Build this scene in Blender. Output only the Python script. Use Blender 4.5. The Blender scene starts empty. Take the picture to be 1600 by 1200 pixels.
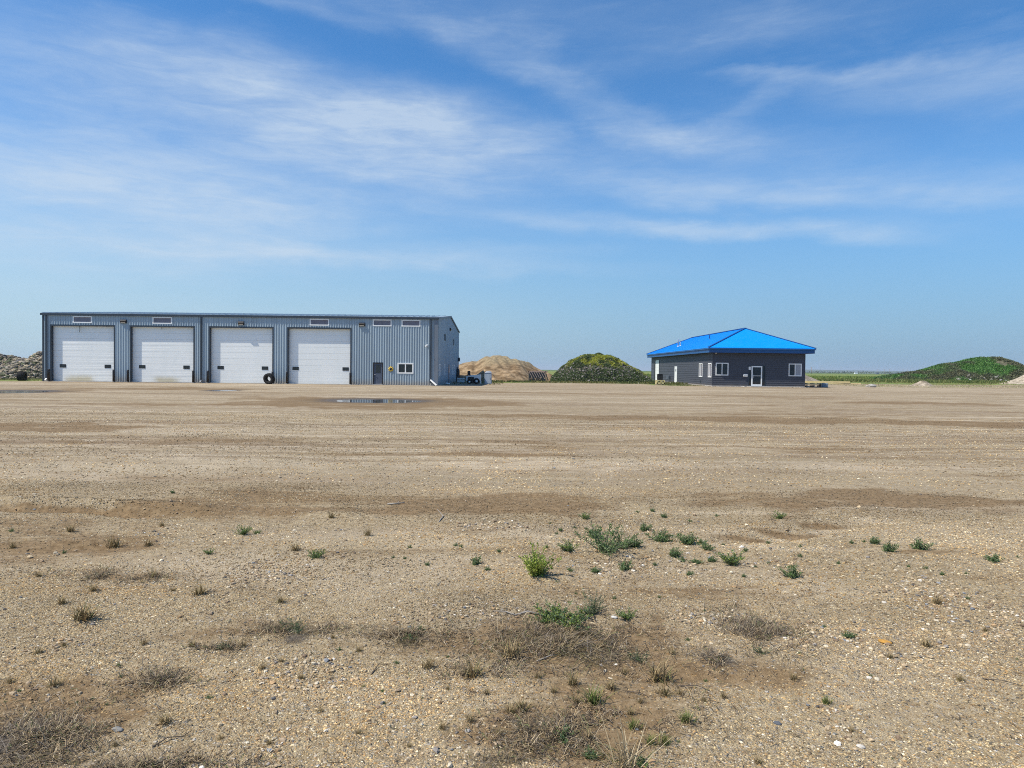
import bpy, math, random
import numpy as np
from mathutils import Matrix, Vector
random.seed(7); RS = np.random.RandomState(11)
S = bpy.context.scene; C = S.collection
# ---------------------------------------------------------------- camera
F = 1110.0; CH = 1.65; PITCH = math.radians(1.187); ROLL = math.radians(0.64)
cam = bpy.data.objects.new('camera', bpy.data.cameras.new('camera')); C.objects.link(cam)
CM = Matrix.Translation((0, 0, CH)) @ Matrix.Rotation(math.pi/2 - PITCH, 4, 'X') @ Matrix.Rotation(ROLL, 4, 'Z')
cam.matrix_world = CM; cam.data.sensor_width = 36; cam.data.lens = 36*F/1600
cam.data.clip_start = 0.05; cam.data.clip_end = 60000; S.camera = cam
def ray(px, py):
    return (CM.to_3x3() @ Vector(((px-800)/F, (600-py)/F, -1)))
def G(px, py, z=0.0):           # a measured photo point taken to the ground
    d = ray(px, py); t = (z-CH)/d.z; return Vector((d.x*t, d.y*t, z))
def P(px, py, Y):               # ... to the vertical plane at distance Y
    d = ray(px, py); t = Y/d.y; return Vector((d.x*t, Y, CH+d.z*t))
# ---------------------------------------------------------------- noise
def _h(ix, iy, s):
    n = (ix.astype(np.int64)*374761393 + iy.astype(np.int64)*668265263 + s*974634777) & 0x7fffffff
    n = ((n ^ (n >> 13))*1274126177) & 0x7fffffff
    return ((n ^ (n >> 16)) & 0xffff)/65535.0
def vn(x, y, s=0):
    x = np.asarray(x, float); y = np.asarray(y, float)
    ix = np.floor(x); iy = np.floor(y); fx = x-ix; fy = y-iy
    fx = fx*fx*fx*(fx*(fx*6-15)+10); fy = fy*fy*fy*(fy*(fy*6-15)+10)
    a = _h(ix, iy, s); b = _h(ix+1, iy, s); c = _h(ix, iy+1, s); d = _h(ix+1, iy+1, s)
    return ((a*(1-fx)+b*fx)*(1-fy)+(c*(1-fx)+d*fx)*fy)*2-1
def fbm(x, y, s=0, o=4, r=.5):
    t = 0; a = 1; n = 0
    for k in range(o):
        t = t+a*vn(x*2**k+17.3*k, y*2**k-9.1*k, s+k*31); n += a; a *= r
    return t/n
def sm(e0, e1, x):
    t = np.clip((x-e0)/(e1-e0), 0, 1); return t*t*(3-2*t)
# ---------------------------------------------------------------- object helpers
def tag(o, label=None, cat=None, group=None, kind=None):
    if label: o['label'] = label
    if cat: o['category'] = cat
    if group: o['group'] = group
    if kind: o['kind'] = kind
    return o
def empty(name, loc=(0, 0, 0), rz=0):
    o = bpy.data.objects.new(name, None); C.objects.link(o); o.location = loc; o.rotation_euler = (0, 0, rz)
    o.empty_display_size = .2
    return o
def link(name, me, mat, parent=None):
    o = bpy.data.objects.new(name, me); C.objects.link(o)
    if mat: me.materials.append(mat)
    if parent: o.parent = parent
    return o
def npmesh(name, V, Fc, mat=None, parent=None, col=None, smooth=False, attrs=None):
    """V (n,3); Fc one (m,k) array or a list of such arrays"""
    me = bpy.data.meshes.new(name)
    if not isinstance(Fc, list): Fc = [Fc]
    V = np.asarray(V, np.float32)
    me.vertices.add(len(V)); me.vertices.foreach_set('co', V.ravel())
    li = np.concatenate([f.ravel() for f in Fc]).astype(np.int32)
    lt = np.concatenate([np.full(len(f), f.shape[1], np.int32) for f in Fc])
    ls = np.concatenate([[0], np.cumsum(lt)[:-1]]).astype(np.int32)
    me.loops.add(len(li)); me.loops.foreach_set('vertex_index', li)
    me.polygons.add(len(lt)); me.polygons.foreach_set('loop_start', ls)
    me.polygons.foreach_set('use_smooth', np.full(len(lt), smooth, bool))
    if col is not None:
        c = np.ones((len(V), 4), np.float32); c[:, :3] = col
        a = me.color_attributes.new('col', 'FLOAT_COLOR', 'POINT'); a.data.foreach_set('color', c.ravel())
    for k, v in (attrs or {}).items():
        a = me.attributes.new(k, 'FLOAT', 'POINT'); a.data.foreach_set('value', np.asarray(v, np.float32).ravel())
    me.update(calc_edges=True)
    return link(name, me, mat, parent)
class MB:
    def __init__(s): s.v = []; s.f = []
    def add(s, vs, fs):
        n = len(s.v); s.v += [tuple(v) for v in vs]; s.f += [tuple(i+n for i in f) for f in fs]; return s
    def box(s, x0, x1, y0, y1, z0, z1):
        vs = [(x, y, z) for z in (z0, z1) for y in (y0, y1) for x in (x0, x1)]
        return s.add(vs, [(0, 2, 3, 1), (4, 5, 7, 6), (0, 1, 5, 4), (2, 6, 7, 3), (0, 4, 6, 2), (1, 3, 7, 5)])
    def bevbox(s, x0, x1, y0, y1, z0, z1, b=.02):   # box with chamfered vertical + top edges
        def ring(i, z): return [(x0+i+b, y0+i, z), (x1-i-b, y0+i, z), (x1-i, y0+i+b, z), (x1-i, y1-i-b, z),
                                (x1-i-b, y1-i, z), (x0+i+b, y1-i, z), (x0+i, y1-i-b, z), (x0+i, y0+i+b, z)]
        vs = ring(b, z0)+ring(0, z0+b)+ring(0, z1-b)+ring(b, z1); fs = [tuple(range(7, -1, -1)), tuple(range(24, 32))]
        for r in range(3):
            for k in range(8):
                a = r*8+k; c = r*8+(k+1) % 8; fs.append((a, c, c+8, a+8))
        return s.add(vs, fs)
    def bar(s, p, q, w, h=None):     # square bar from p to q
        h = h or w; p = Vector(p); q = Vector(q); d = (q-p).normalized()
        up = Vector((0, 0, 1)) if abs(d.z) < .95 else Vector((0, 1, 0))
        a = d.cross(up).normalized()*w/2; b = a.cross(d).normalized()*h/2
        vs = [e+i*a+j*b for e in (p, q) for i, j in ((-1, -1), (1, -1), (1, 1), (-1, 1))]
        return s.add(vs, [(3, 2, 1, 0), (4, 5, 6, 7), (0, 1, 5, 4), (1, 2, 6, 5), (2, 3, 7, 6), (3, 0, 4, 7)])
    def tube(s, pts, r, n=10, cap=True):
        pts = [Vector(p) for p in pts]; m = len(pts); rr = r if isinstance(r, (list, tuple)) else [r]*m
        vs = []; fs = []; pa = None
        for i, p in enumerate(pts):
            d = (pts[min(i+1, m-1)]-pts[max(i-1, 0)]).normalized()
            if pa is None: pa = d.cross(Vector((0, 0, 1)) if abs(d.z) < .9 else Vector((1, 0, 0))).normalized()
            pa = (pa-d*pa.dot(d)).normalized(); b = d.cross(pa)
            for k in range(n):
                t = 2*math.pi*k/n; vs.append(p+(pa*math.cos(t)+b*math.sin(t))*rr[i])
        for i in range(m-1):
            for k in range(n):
                k2 = (k+1) % n; fs.append((i*n+k, i*n+k2, (i+1)*n+k2, (i+1)*n+k))
        if cap: fs += [tuple(range(n-1, -1, -1)), tuple(range((m-1)*n, m*n))]
        return s.add(vs, fs)
    def lathe(s, prof, n=32, c=(0, 0, 0), M=None, closed=False):  # prof (r,z)
        vs = []; fs = []; m = len(prof)
        for k in range(n):
            t = 2*math.pi*k/n
            for r, z in prof:
                v = Vector((r*math.cos(t), r*math.sin(t), z)); v = M @ v if M else v; vs.append(v+Vector(c))
        for k in range(n):
            for i in range(m if closed else m-1):
                a = k*m+i; b = k*m+(i+1) % m; c2 = ((k+1) % n)*m+(i+1) % m; d = ((k+1) % n)*m+i; fs.append((a, d, c2, b))
        return s.add(vs, fs)
    def build(s, name, mat, parent=None, smooth=False):
        me = bpy.data.meshes.new(name); me.from_pydata(s.v, [], s.f); me.update()
        if smooth: me.polygons.foreach_set('use_smooth', [True]*len(me.polygons))
        return link(name, me, mat, parent)
# ---------------------------------------------------------------- materials
def nm(name, base=(.5, .5, .5), rough=.6, metal=0, spec=.5):
    m = bpy.data.materials.new(name); m.use_nodes = True; b = m.node_tree.nodes['Principled BSDF']
    b.inputs['Base Color'].default_value = (*base, 1); b.inputs['Roughness'].default_value = rough
    b.inputs['Metallic'].default_value = metal; b.inputs['Specular IOR Level'].default_value = spec
    return m
def N(m, t, **kw):
    n = m.node_tree.nodes.new(t)
    for k, v in kw.items():
        if k.startswith('i_'): n.inputs[k[2:].replace('_', ' ')].default_value = v
        else: setattr(n, k, v)
    return n
def L(m, a, b): m.node_tree.links.new(a, b)
def coords(m, scale=(1, 1, 1)):
    g = N(m, 'ShaderNodeNewGeometry'); v = N(m, 'ShaderNodeVectorMath', operation='MULTIPLY'); L(m, g.outputs['Position'], v.inputs[0])
    v.inputs[1].default_value = scale; return v.outputs[0]
def noise(m, vec, scale, detail=4, rough=.55, dist=0):
    n = N(m, 'ShaderNodeTexNoise'); n.inputs['Scale'].default_value = scale; n.inputs['Detail'].default_value = detail
    n.inputs['Roughness'].default_value = rough; n.inputs['Distortion'].default_value = dist; L(m, vec, n.inputs['Vector']); return n.outputs['Fac']
def mr(m, x, a, b, c=0, d=1, sm_=True):
    n = N(m, 'ShaderNodeMapRange'); n.interpolation_type = 'SMOOTHSTEP' if sm_ else 'LINEAR'; L(m, x, n.inputs['Value'])
    for k, v in (('From Min', a), ('From Max', b), ('To Min', c), ('To Max', d)): n.inputs[k].default_value = v
    return n.outputs['Result']
def mix(m, f, a, b, mode='MIX'):
    n = N(m, 'ShaderNodeMix', data_type='RGBA', blend_type=mode)
    for i, x in ((0, f), (6, a), (7, b)):
        if isinstance(x, (float, int)): n.inputs[i].default_value = x
        elif isinstance(x, tuple): n.inputs[i].default_value = (*x, 1)
        else: L(m, x, n.inputs[i])
    return n.outputs[2]
def mth(m, op, a, b=None, c=None, clamp=False):
    n = N(m, 'ShaderNodeMath', operation=op, use_clamp=clamp)
    for i, x in enumerate((a, b, c)):
        if x is None: continue
        if isinstance(x, (float, int)): n.inputs[i].default_value = x
        else: L(m, x, n.inputs[i])
    return n.outputs[0]
def BS(m): return m.node_tree.nodes['Principled BSDF']
def bump(m, h, st=.5, d=.01):
    b = N(m, 'ShaderNodeBump'); b.inputs['Strength'].default_value = st; b.inputs['Distance'].default_value = d
    L(m, h, b.inputs['Height']); L(m, b.outputs[0], BS(m).inputs['Normal'])
def weathered(name, base, rough=.5, metal=0, amt=.25, sc=(1, 1, .35), scale=1.3, dirt=(.30, .25, .19), dirtz=0, spec=.5, bmp=0):
    """paint with soft variation, streaks and, if dirtz, splashed soil near the ground"""
    m = nm(name, base, rough, metal, spec); v = coords(m, sc)
    f = mr(m, noise(m, v, scale, 6, .65), .25, .75)
    d = tuple(c*(1-amt) for c in base); l = tuple(min(1, c*(1+amt*.5)) for c in base)
    c = mix(m, f, d, l)
    c = mix(m, mth(m, 'MULTIPLY', mr(m, noise(m, coords(m), 9, 5, .7), .52, .75), .25), c, tuple(x*.6 for x in base))
    if dirtz:
        sp = N(m, 'ShaderNodeSeparateXYZ'); L(m, N(m, 'ShaderNodeNewGeometry').outputs['Position'], sp.inputs[0])
        nz = mth(m, 'MULTIPLY_ADD', noise(m, coords(m, (1, 1, 1)), 1.7, 4, .7), dirtz*1.2, -dirtz*.6)
        z = mth(m, 'ADD', sp.outputs['Z'], nz)
        c = mix(m, mr(m, z, 0.0, dirtz, .6, 0), c, dirt)
    L(m, c, BS(m).inputs['Base Color'])
    L(m, mr(m, noise(m, v, scale*3, 3), .2, .8, rough*.85, min(1, rough*1.2)), BS(m).inputs['Roughness'])
    if bmp: bump(m, noise(m, coords(m), 25, 4), bmp, .004)
    return m
def colmat(name, rough=.75, trans=0., var=.25, vscale=30, spec=.3, bmp=0):
    """colour from the mesh attribute 'col', with fine variation; trans mixes in translucency for leaves"""
    m = nm(name, rough=rough, spec=spec); a = N(m, 'ShaderNodeVertexColor', layer_name='col'); c = a.outputs['Color']
    if var:
        f = mr(m, noise(m, coords(m), vscale, 3, .6), .3, .7, 1-var, 1+var)
        c = mix(m, 1.0, c, (1, 1, 1), 'MULTIPLY'); vv = N(m, 'ShaderNodeVectorMath', operation='SCALE'); L(m, c, vv.inputs[0]); L(m, f, vv.inputs['Scale']); c = vv.outputs[0]
    L(m, c, BS(m).inputs['Base Color'])
    if bmp: bump(m, noise(m, coords(m), vscale*2, 4), bmp, .004)
    if trans:
        t = N(m, 'ShaderNodeBsdfTranslucent'); L(m, c, t.inputs['Color']); x = N(m, 'ShaderNodeMixShader'); x.inputs[0].default_value = trans
        L(m, BS(m).outputs[0], x.inputs[1]); L(m, t.outputs[0], x.inputs[2]); L(m, x.outputs[0], m.node_tree.nodes['Material Output'].inputs['Surface'])
    return m
M = {}
M['steel'] = weathered('blue_grey_steel', (.335, .415, .47), .42, 0, .12, (1, 1, .2), .8, dirtz=.7, spec=.4)
M['trim'] = weathered('dark_trim', (.032, .045, .062), .45, 0, .2)
M['trim_mid'] = weathered('grey_trim', (.17, .20, .24), .5, 0, .15)
M['roofa'] = weathered('pale_roof_steel', (.36, .44, .50), .4, 0, .12)
M['white'] = weathered('white_paint', (.84, .85, .83), .5, 0, .08)
M['black'] = weathered('black_paint', (.014, .014, .017), .5, 0, .3)
M['mandoor'] = weathered('slate_door_paint', (.075, .095, .14), .5, 0, .2, dirtz=.25)
M['glass'] = nm('window_glass', (.012, .014, .018), .06, 0, .6)
M['glass_grey'] = weathered('frosted_glazing', (.17, .16, .20), .3, 0, .25, (1, 1, 1), 3)
M['yellow'] = weathered('yellow_paint', (.62, .42, .05), .55)
M['rubber'] = weathered('rubber', (.022, .022, .023), .82, 0, .35, (1, 1, 1), 4, spec=.3, bmp=.4)
M['siding'] = weathered('charcoal_siding', (.068, .073, .090), .6, 0, .12, (.6, .6, 3), 1.5, dirtz=.35, dirt=(.2, .17, .14), spec=.35)
M['roofb'] = weathered('blue_roof_steel', (.0, .275, .84), .42, 0, .06, (1, 1, 1), .6, spec=.45)
M['hip'] = weathered('deeper_blue_trim', (.008, .085, .26), .45, 0, .1)
M['concrete'] = weathered('concrete', (.42, .40, .37), .85, 0, .25, (1, 1, 1), 2.5, bmp=.5)
M['greyblock'] = weathered('blue_grey_plastic', (.20, .25, .29), .6, 0, .15)
M['curtain'] = weathered('pale_curtain', (.35, .37, .40), .7, 0, .2, (14, 14, .2), 1)
M['galv'] = weathered('galvanised_metal', (.50, .52, .54), .4, .5, .15)
M['cab'] = weathered('pale_blue_grey_metal', (.42, .49, .56), .5, 0, .2, (2, 2, .6), 2)
M['timber'] = weathered('weathered_timber', (.30, .22, .16), .8, 0, .35, (4, 4, 4), 3)
M['timber_red'] = weathered('reddish_timber', (.46, .33, .27), .8, 0, .3, (4, 4, 4), 3)
M['timber_new'] = weathered('fresh_timber', (.74, .60, .30), .7, 0, .2, (1, 4, 4), 2)
M['stone'] = colmat('stone', .85, var=.22, vscale=60, bmp=.5)
M['leaf'] = colmat('leaf', .6, trans=.38, var=.15, vscale=40)
M['straw'] = colmat('dry_blade', .8, trans=.15, var=.15, vscale=40)
M['earth'] = colmat('earth', .95, var=.25, vscale=2.5, spec=.15)
M['twig'] = weathered('twig_bark', (.085, .065, .05), .85, 0, .4, (1, 1, 1), 30)
M['bone'] = weathered('bleached_branch', (.34, .31, .27), .8, 0, .4, (1, 1, 1), 18)
# mud-splashed overhead doors (stain placed low on the panel, in object space)
def doormat(name, cx=None):
    m = nm(name, (.78, .82, .80), .42, 0, .45)
    v = coords(m); c = mix(m, mr(m, noise(m, coords(m, (1, 1, .3)), .7, 5, .6), .3, .7), (.83, .86, .84), (.88, .90, .88))
    if cx is not None:
        sp = N(m, 'ShaderNodeSeparateXYZ'); L(m, N(m, 'ShaderNodeNewGeometry').outputs['Position'], sp.inputs[0])
        wx = mth(m, 'MULTIPLY_ADD', noise(m, v, .9, 5, .65), 1.6, -.8)
        ax = mth(m, 'ABSOLUTE', mth(m, 'ADD', mth(m, 'SUBTRACT', sp.outputs['X'], cx), wx))
        f = mth(m, 'MULTIPLY', mr(m, ax, .6, 1.9, 1, 0), mr(m, mth(m, 'ADD', sp.outputs['Z'], mth(m, 'MULTIPLY', wx, .3)), .15, .85, 1, 0))
        c = mix(m, mth(m, 'MULTIPLY', f, .75), c, (.45, .37, .17))
    sp2 = N(m, 'ShaderNodeSeparateXYZ'); L(m, N(m, 'ShaderNodeNewGeometry').outputs['Position'], sp2.inputs[0])
    c = mix(m, mth(m, 'MULTIPLY', mr(m, sp2.outputs['Z'], 0, .5, 1, 0), .3), c, (.4, .34, .26))
    L(m, c, BS(m).inputs['Base Color']); return m
# ---------------------------------------------------------------- sun, sky
SD = Vector((3.7, 1.35, -6.0)).normalized()
sun = bpy.data.objects.new('sun', bpy.data.lights.new('sun', 'SUN')); C.objects.link(sun)
sun.data.energy = 4.8; sun.data.angle = math.radians(.55); sun.data.color = (1, .935, .815)
sun.rotation_euler = SD.to_track_quat('-Z', 'Y').to_euler(); sun.location = (-20, -5, 30)
W = bpy.data.worlds.new('World'); S.world = W; W.use_nodes = True
nt = W.node_tree; bg = nt.nodes['Background']
class WW: node_tree = nt
wm = WW()
sky = N(wm, 'ShaderNodeTexSky', sky_type='NISHITA'); sky.sun_disc = False
sky.sun_elevation = math.asin(-SD.z); sky.sun_rotation = math.atan2(-SD.x, -SD.y)
sky.air_density = 1.0; sky.dust_density = .6; sky.ozone_density = 3.5; sky.altitude = 500
tc = N(wm, 'ShaderNodeTexCoord'); sx = N(wm, 'ShaderNodeSeparateXYZ'); L(wm, tc.outputs['Generated'], sx.inputs[0])
az = mth(wm, 'ARCTAN2', sx.outputs[0], sx.outputs[1]); el = mth(wm, 'ARCSINE', sx.outputs[2])
cb = N(wm, 'ShaderNodeCombineXYZ'); L(wm, az, cb.inputs[0]); L(wm, el, cb.inputs[1])
def wnoise(scl, sc, det, rough, dist=0, rot=0, off=(0, 0, 0)):
    mp = N(wm, 'ShaderNodeMapping'); mp.inputs['Scale'].default_value = scl; mp.inputs['Rotation'].default_value = (0, 0, rot); mp.inputs['Location'].default_value = off
    L(wm, cb.outputs[0], mp.inputs[0]); n = N(wm, 'ShaderNodeTexNoise'); L(wm, mp.outputs[0], n.inputs['Vector'])
    n.inputs['Scale'].default_value = sc; n.inputs['Detail'].default_value = det; n.inputs['Roughness'].default_value = rough; n.inputs['Distortion'].default_value = dist
    return n
wp = wnoise((1, 2.2, 1), 3.2, 6, .62)
wv = N(wm, 'ShaderNodeVectorMath', operation='MULTIPLY_ADD'); L(wm, wp.outputs['Color'], wv.inputs[0]); wv.inputs[1].default_value = (.30, .085, 0); wv.inputs[2].default_value = (-.15, -.0425, 0)
wq = N(wm, 'ShaderNodeVectorMath', operation='ADD'); L(wm, cb.outputs[0], wq.inputs[0]); L(wm, wv.outputs[0], wq.inputs[1])
def pxang(px, py):
    d = ray(px, py).normalized(); return math.atan2(d.x, d.y), math.asin(d.z)
def blob(x, y, rx, ry, slope, st):        # soft cirrus field round one direction of the sky
    a, e = pxang(x, y)
    mp = N(wm, 'ShaderNodeMapping', vector_type='TEXTURE'); mp.inputs['Location'].default_value = (a, e, 0)
    mp.inputs['Rotation'].default_value = (0, 0, -slope); mp.inputs['Scale'].default_value = (rx/F, ry/F, 1)
    L(wm, wq.outputs[0], mp.inputs[0]); ln = N(wm, 'ShaderNodeVectorMath', operation='LENGTH'); L(wm, mp.outputs[0], ln.inputs[0])
    return mr(wm, ln.outputs['Value'], 0, 1.25, st, 0)
blobs = [(480, 250, 620, 150, .10, .18), (130, 60, 260, 60, .05, .1), (250, 240, 420, 60, .03, .25), (560, 300, 420, 45, .08, .3), (330, 150, 460, 90, .06, .85), (600, 185, 330, 70, .20, .75), (110, 310, 460, 85, .03, 1.0), (330, 330, 300, 45, .08, .4),
         (790, 90, 190, 32, .30, .50), (880, 115, 120, 50, .5, .40), (1000, 200, 110, 34, .25, .70), (1150, 222, 230, 34, .08, .60),
         (1090, 360, 330, 20, .11, .95), (1330, 362, 170, 26, .05, .45), (1190, 102, 110, 9, .02, .45), (1330, 104, 220, 14, .05, .45),
         (1510, 125, 200, 38, .14, .65), (1420, 285, 420, 45, .08, .50), (1090, 305, 190, 24, .12, .5), (1350, 310, 300, 22, .02, .4),
         (560, 410, 520, 18, .02, .75), (760, 398, 240, 22, -.02, .45), (200, 400, 460, 34, 0, .6), (730, 235, 350, 60, .1, .50),
         (1190, 160, 90, 26, -.4, .35), (640, 275, 220, 22, .08, .45), (900, 25, 900, 40, .05, .30), (1100, 60, 300, 30, -.15, .25), (520, 8, 300, 14, 0, .35), (60, 480, 700, 90, 0, .42), (150, 240, 600, 200, 0, .15), (1250, 230, 700, 140, 0, .14)]
acc = None
for b in blobs:
    o = blob(*b); acc = o if acc is None else mth(wm, 'ADD', acc, o)
w1 = wnoise((1, 3.2, 1), 4.2, 10, .58, .3, -.14).outputs['Fac']
w2 = wnoise((1.6, 9, 1), 6.5, 9, .68, .5, -.10, (3, 1, 0)).outputs['Fac']
wsp = mth(wm, 'ADD', mth(wm, 'MULTIPLY', w1, .6), mth(wm, 'MULTIPLY', w2, .4))
cf = mth(wm, 'MULTIPLY', acc, mr(wm, wsp, .32, .68, .40, 1.08))
cf = mth(wm, 'ADD', cf, mth(wm, 'MULTIPLY', mr(wm, wsp, .5, .75, 0, .25), mr(wm, el, .12, .3, 0, 1)))
cf = mth(wm, 'MINIMUM', mth(wm, 'MULTIPLY', cf, .54), .74)
hs = N(wm, 'ShaderNodeHueSaturation'); L(wm, sky.outputs[0], hs.inputs['Color']); hs.inputs['Saturation'].default_value = 1.28; hs.inputs['Value'].default_value = 1.14
# moist air low over the plain: paler towards the sun side (left), bluer to the right
hzc = mix(wm, mr(wm, az, -.7, .6), (2.65, 3.95, 5.0), (1.10, 2.35, 3.95))
skyc = mix(wm, mth(wm, 'MULTIPLY', mr(wm, el, -.02, .30, 1, 0), .88), hs.outputs[0], hzc)
cl = mix(wm, cf, skyc, (4.3, 5.1, 6.0))
L(wm, cl, bg.inputs['Color']); bg.inputs['Strength'].default_value = .125
S.view_settings.view_transform = 'Standard'; S.view_settings.look = 'None'; S.view_settings.gamma = 1; S.view_settings.exposure = .18
S.cycles.filter_width = 1.0; S.cycles.max_bounces = 6; S.cycles.diffuse_bounces = 3; S.cycles.glossy_bounces = 3; S.cycles.transmission_bounces = 4; S.cycles.volume_bounces = 0
S.cycles.use_denoising = False; S.cycles.denoiser = 'OPENIMAGEDENOISE'; S.cycles.denoising_prefilter = 'ACCURATE'; S.cycles.denoising_input_passes = 'RGB_ALBEDO_NORMAL'
# ---------------------------------------------------------------- ground
def ell(px, py, rx, ry):     # a measured patch on the ground as a world ellipse
    c = G(px, py); a = G(px, py-ry) if py-ry > 590 else G(px, 590); b = G(px, py+ry)
    return ((c.x), (a.y+b.y)/2, rx*c.y/F, abs(a.y-b.y)/2)
mud_px = [(1150, 838, 60, 3.5, 1.1), (1215, 829, 60, 3.5, 1.1), (1285, 818, 60, 3, 1.), (160, 745, 220, 4, .6), (700, 712, 300, 4, .6), (380, 690, 260, 3, .6), (110, 797, 220, 4, 1.7), (90, 857, 120, 5, .8), (1450, 862, 60, 3, .8), (250, 905, 120, 6, .5), (50, 667, 170, 8, 1.7), (590, 628, 220, 9, 1.2), (430, 633, 120, 4, 1.1), (760, 632, 90, 4, .6), (200, 633, 140, 4, .6), (330, 609, 160, 3, .8), (40, 612, 110, 6, .8), (30, 626, 80, 3, .5),
          (940, 652, 330, 5, .9), (1240, 658, 300, 5, .8), (1520, 664, 180, 4, .9), (1180, 620, 230, 4, .6), (1480, 632, 150, 4, .5), (1540, 665, 120, 5, .6), (700, 610, 120, 3, .4),
          (200, 810, 380, 30, .3), (60, 850, 220, 34, .75), (200, 880, 300, 30, .4), (480, 800, 260, 22, .45), (620, 775, 270, 14, .45), (760, 795, 200, 20, .9), (860, 785, 120, 22, .6), (1130, 785, 170, 16, .6),
          (1300, 776, 230, 18, .95), (1540, 792, 180, 16, 1.), (1180, 805, 90, 8, .5), (300, 700, 280, 10, .3), (700, 690, 420, 8, .25), (1100, 700, 400, 8, .3),
          (1150, 925, 150, 12, .45), (1400, 860, 120, 6, .35), (880, 1020, 190, 60, 1.), (870, 1150, 220, 55, 1.), (50, 1130, 190, 70, 1.), (980, 1080, 170, 50, .8), (350, 1000, 200, 24, .6), (230, 1060, 120, 25, .5), (640, 1010, 130, 26, .6), (1150, 1040, 110, 30, .6), (1480, 1120, 140, 30, .3), (1420, 630, 200, 4, .4), (900, 615, 160, 3, .35)]
pale_px = [(1150, 851, 55, 4, 1.3), (1200, 843, 55, 4, 1.3), (1255, 834, 55, 4, 1.3), (1315, 824, 60, 4, 1.3), (1380, 814, 60, 4, 1.1), (1100, 800, 200, 3, .6), (1250, 858, 180, 4, .6), (380, 603, 330, 2.5, 1), (230, 735, 300, 16, .8), (60, 750, 120, 12, .7), (720, 730, 260, 12, .5), (860, 725, 200, 14, .6), (1400, 730, 200, 10, .5), (300, 900, 220, 26, .4), (560, 900, 250, 40, .5),
           (640, 845, 260, 20, .6), (1080, 900, 220, 20, .5), (1230, 830, 180, 10, .7), (1000, 828, 150, 6, .4), (1260, 925, 200, 14, .5), (1500, 840, 150, 20, .45), (900, 850, 200, 12, .4), (1450, 1080, 200, 60, .4), (600, 1090, 200, 40, .3), (1480, 610, 200, 4, .5)]
mud_e = [(*ell(*q[:4]), q[4]) for q in mud_px]; pale_e = [(*ell(*q[:4]), q[4]) for q in pale_px]
def field(E, x, y):
    sc = np.clip(y, 3, 80)
    wx = fbm(x/(sc*.10), y/(sc*.2), 5, 5, .6); wy = fbm(x/(sc*.10)+50, y/(sc*.2)+9, 8, 5, .6)
    t = np.zeros_like(x)
    for cx, cy, rx, ry, s in E:
        d = np.sqrt(((x-cx)/rx+wx*.55)**2+((y-cy)/ry+wy*.9)**2); t = t+s*sm(1.35, .35, d)
    return t
# puddles: hollow in the ground + a water sheet
pud = [ell(588, 626, 56, 2.3), ell(8, 612, 46, 2.1), ell(350, 610, 16, .9)]
ruts = [(G(-60, 789), G(310, 799), .17, .09), (G(820, 838), G(1010, 818), .1, .03), (G(1130, 848), G(1330, 822), .14, -.04), (G(60, 858), G(160, 848), .1, .03), (G(400, 803), G(520, 806), .1, .025), (G(1150, 838), G(1400, 806), .2, .03)]
def hgt(x, y):
    near = sm(48, 12, y); v = sm(90, 60, y)
    wid = fbm(x/2.6, y/2.6, 1, 3)
    h = .045*wid*near + .02*fbm(x/.7, y/.7, 2, 4, .55)*near + .007*fbm(x/.12, y/.12, 3, 3, .6)*sm(16, 7, y)
    h = h+.02*fbm(x/9, y/3, 4, 3)*v
    # tyre tracks running across the yard
    tr = np.abs(np.sin((y+.6*fbm(x/14, y/6, 33, 2))*math.pi/.9))
    h = h-.010*(1-sm(.0, .35, tr))*near*sm(.1, .5, fbm(x/5, y/2, 21, 2)+.2)
    for a, b, w, dpt in ruts:
        d = (b-a).normalized(); s = (x-a.x)*d.x+(y-a.y)*d.y; t = (x-a.x)*(-d.y)+(y-a.y)*d.x+.12*fbm(x/.8, y/.8, 41, 3)
        l = (b-a).length; env = sm(-.4, .3, s)*sm(l+.4, l-.3, s)
        h = h+env*(dpt*np.exp(-((t-w)/w)**2)-abs(dpt)*.8*np.exp(-((t+w*.5)/(w*.8))**2)+abs(dpt)*.25*fbm(x/.09, y/.09, 44, 2)*np.exp(-(t/(w*2))**2))
    for cx, cy, rx, ry in pud:
        d = np.sqrt(((x-cx)/rx+.25*fbm(x/.9, y/1.5, 61, 3))**2+((y-cy)/ry+.35*fbm(x/.9+9, y/1.5, 62, 3))**2)
        k = sm(2.2, 1.25, d); h = h*(1-k)+k*.0
        h = h-.045*sm(1.5, .6, d)+.004*k*fbm(x/.4, y/.4, 63, 3)
    return h
ys = list(np.linspace(-30, 1.2, 26)); y = 1.5
while y < 130: ys.append(y); y *= 1.0078
while y < 34000: ys.append(y); y *= 1.04
ys = np.array(ys); us = np.linspace(-1, 1, 901)
wd = .92*np.abs(ys)+5
GX = us[None, :]*wd[:, None]; GY = np.repeat(ys[:, None], len(us), 1)
x = GX.ravel(); y = GY.ravel()
print('ground verts', len(x))
z = hgt(x, y)
mud = np.clip(field(mud_e, x, y)+.38*sm(.05, .5, fbm(x/3.5, y/3, 71, 4))*sm(60, 8, y)+.5*sm(.12, .5, fbm(x/14, y/5, 72, 4))*sm(14, 26, y)*sm(100, 70, y), 0, 1)
pale = np.clip(field(pale_e, x, y)+.35*sm(.0, .5, fbm(x/6, y/5, 73, 4)), 0, 1)
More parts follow.
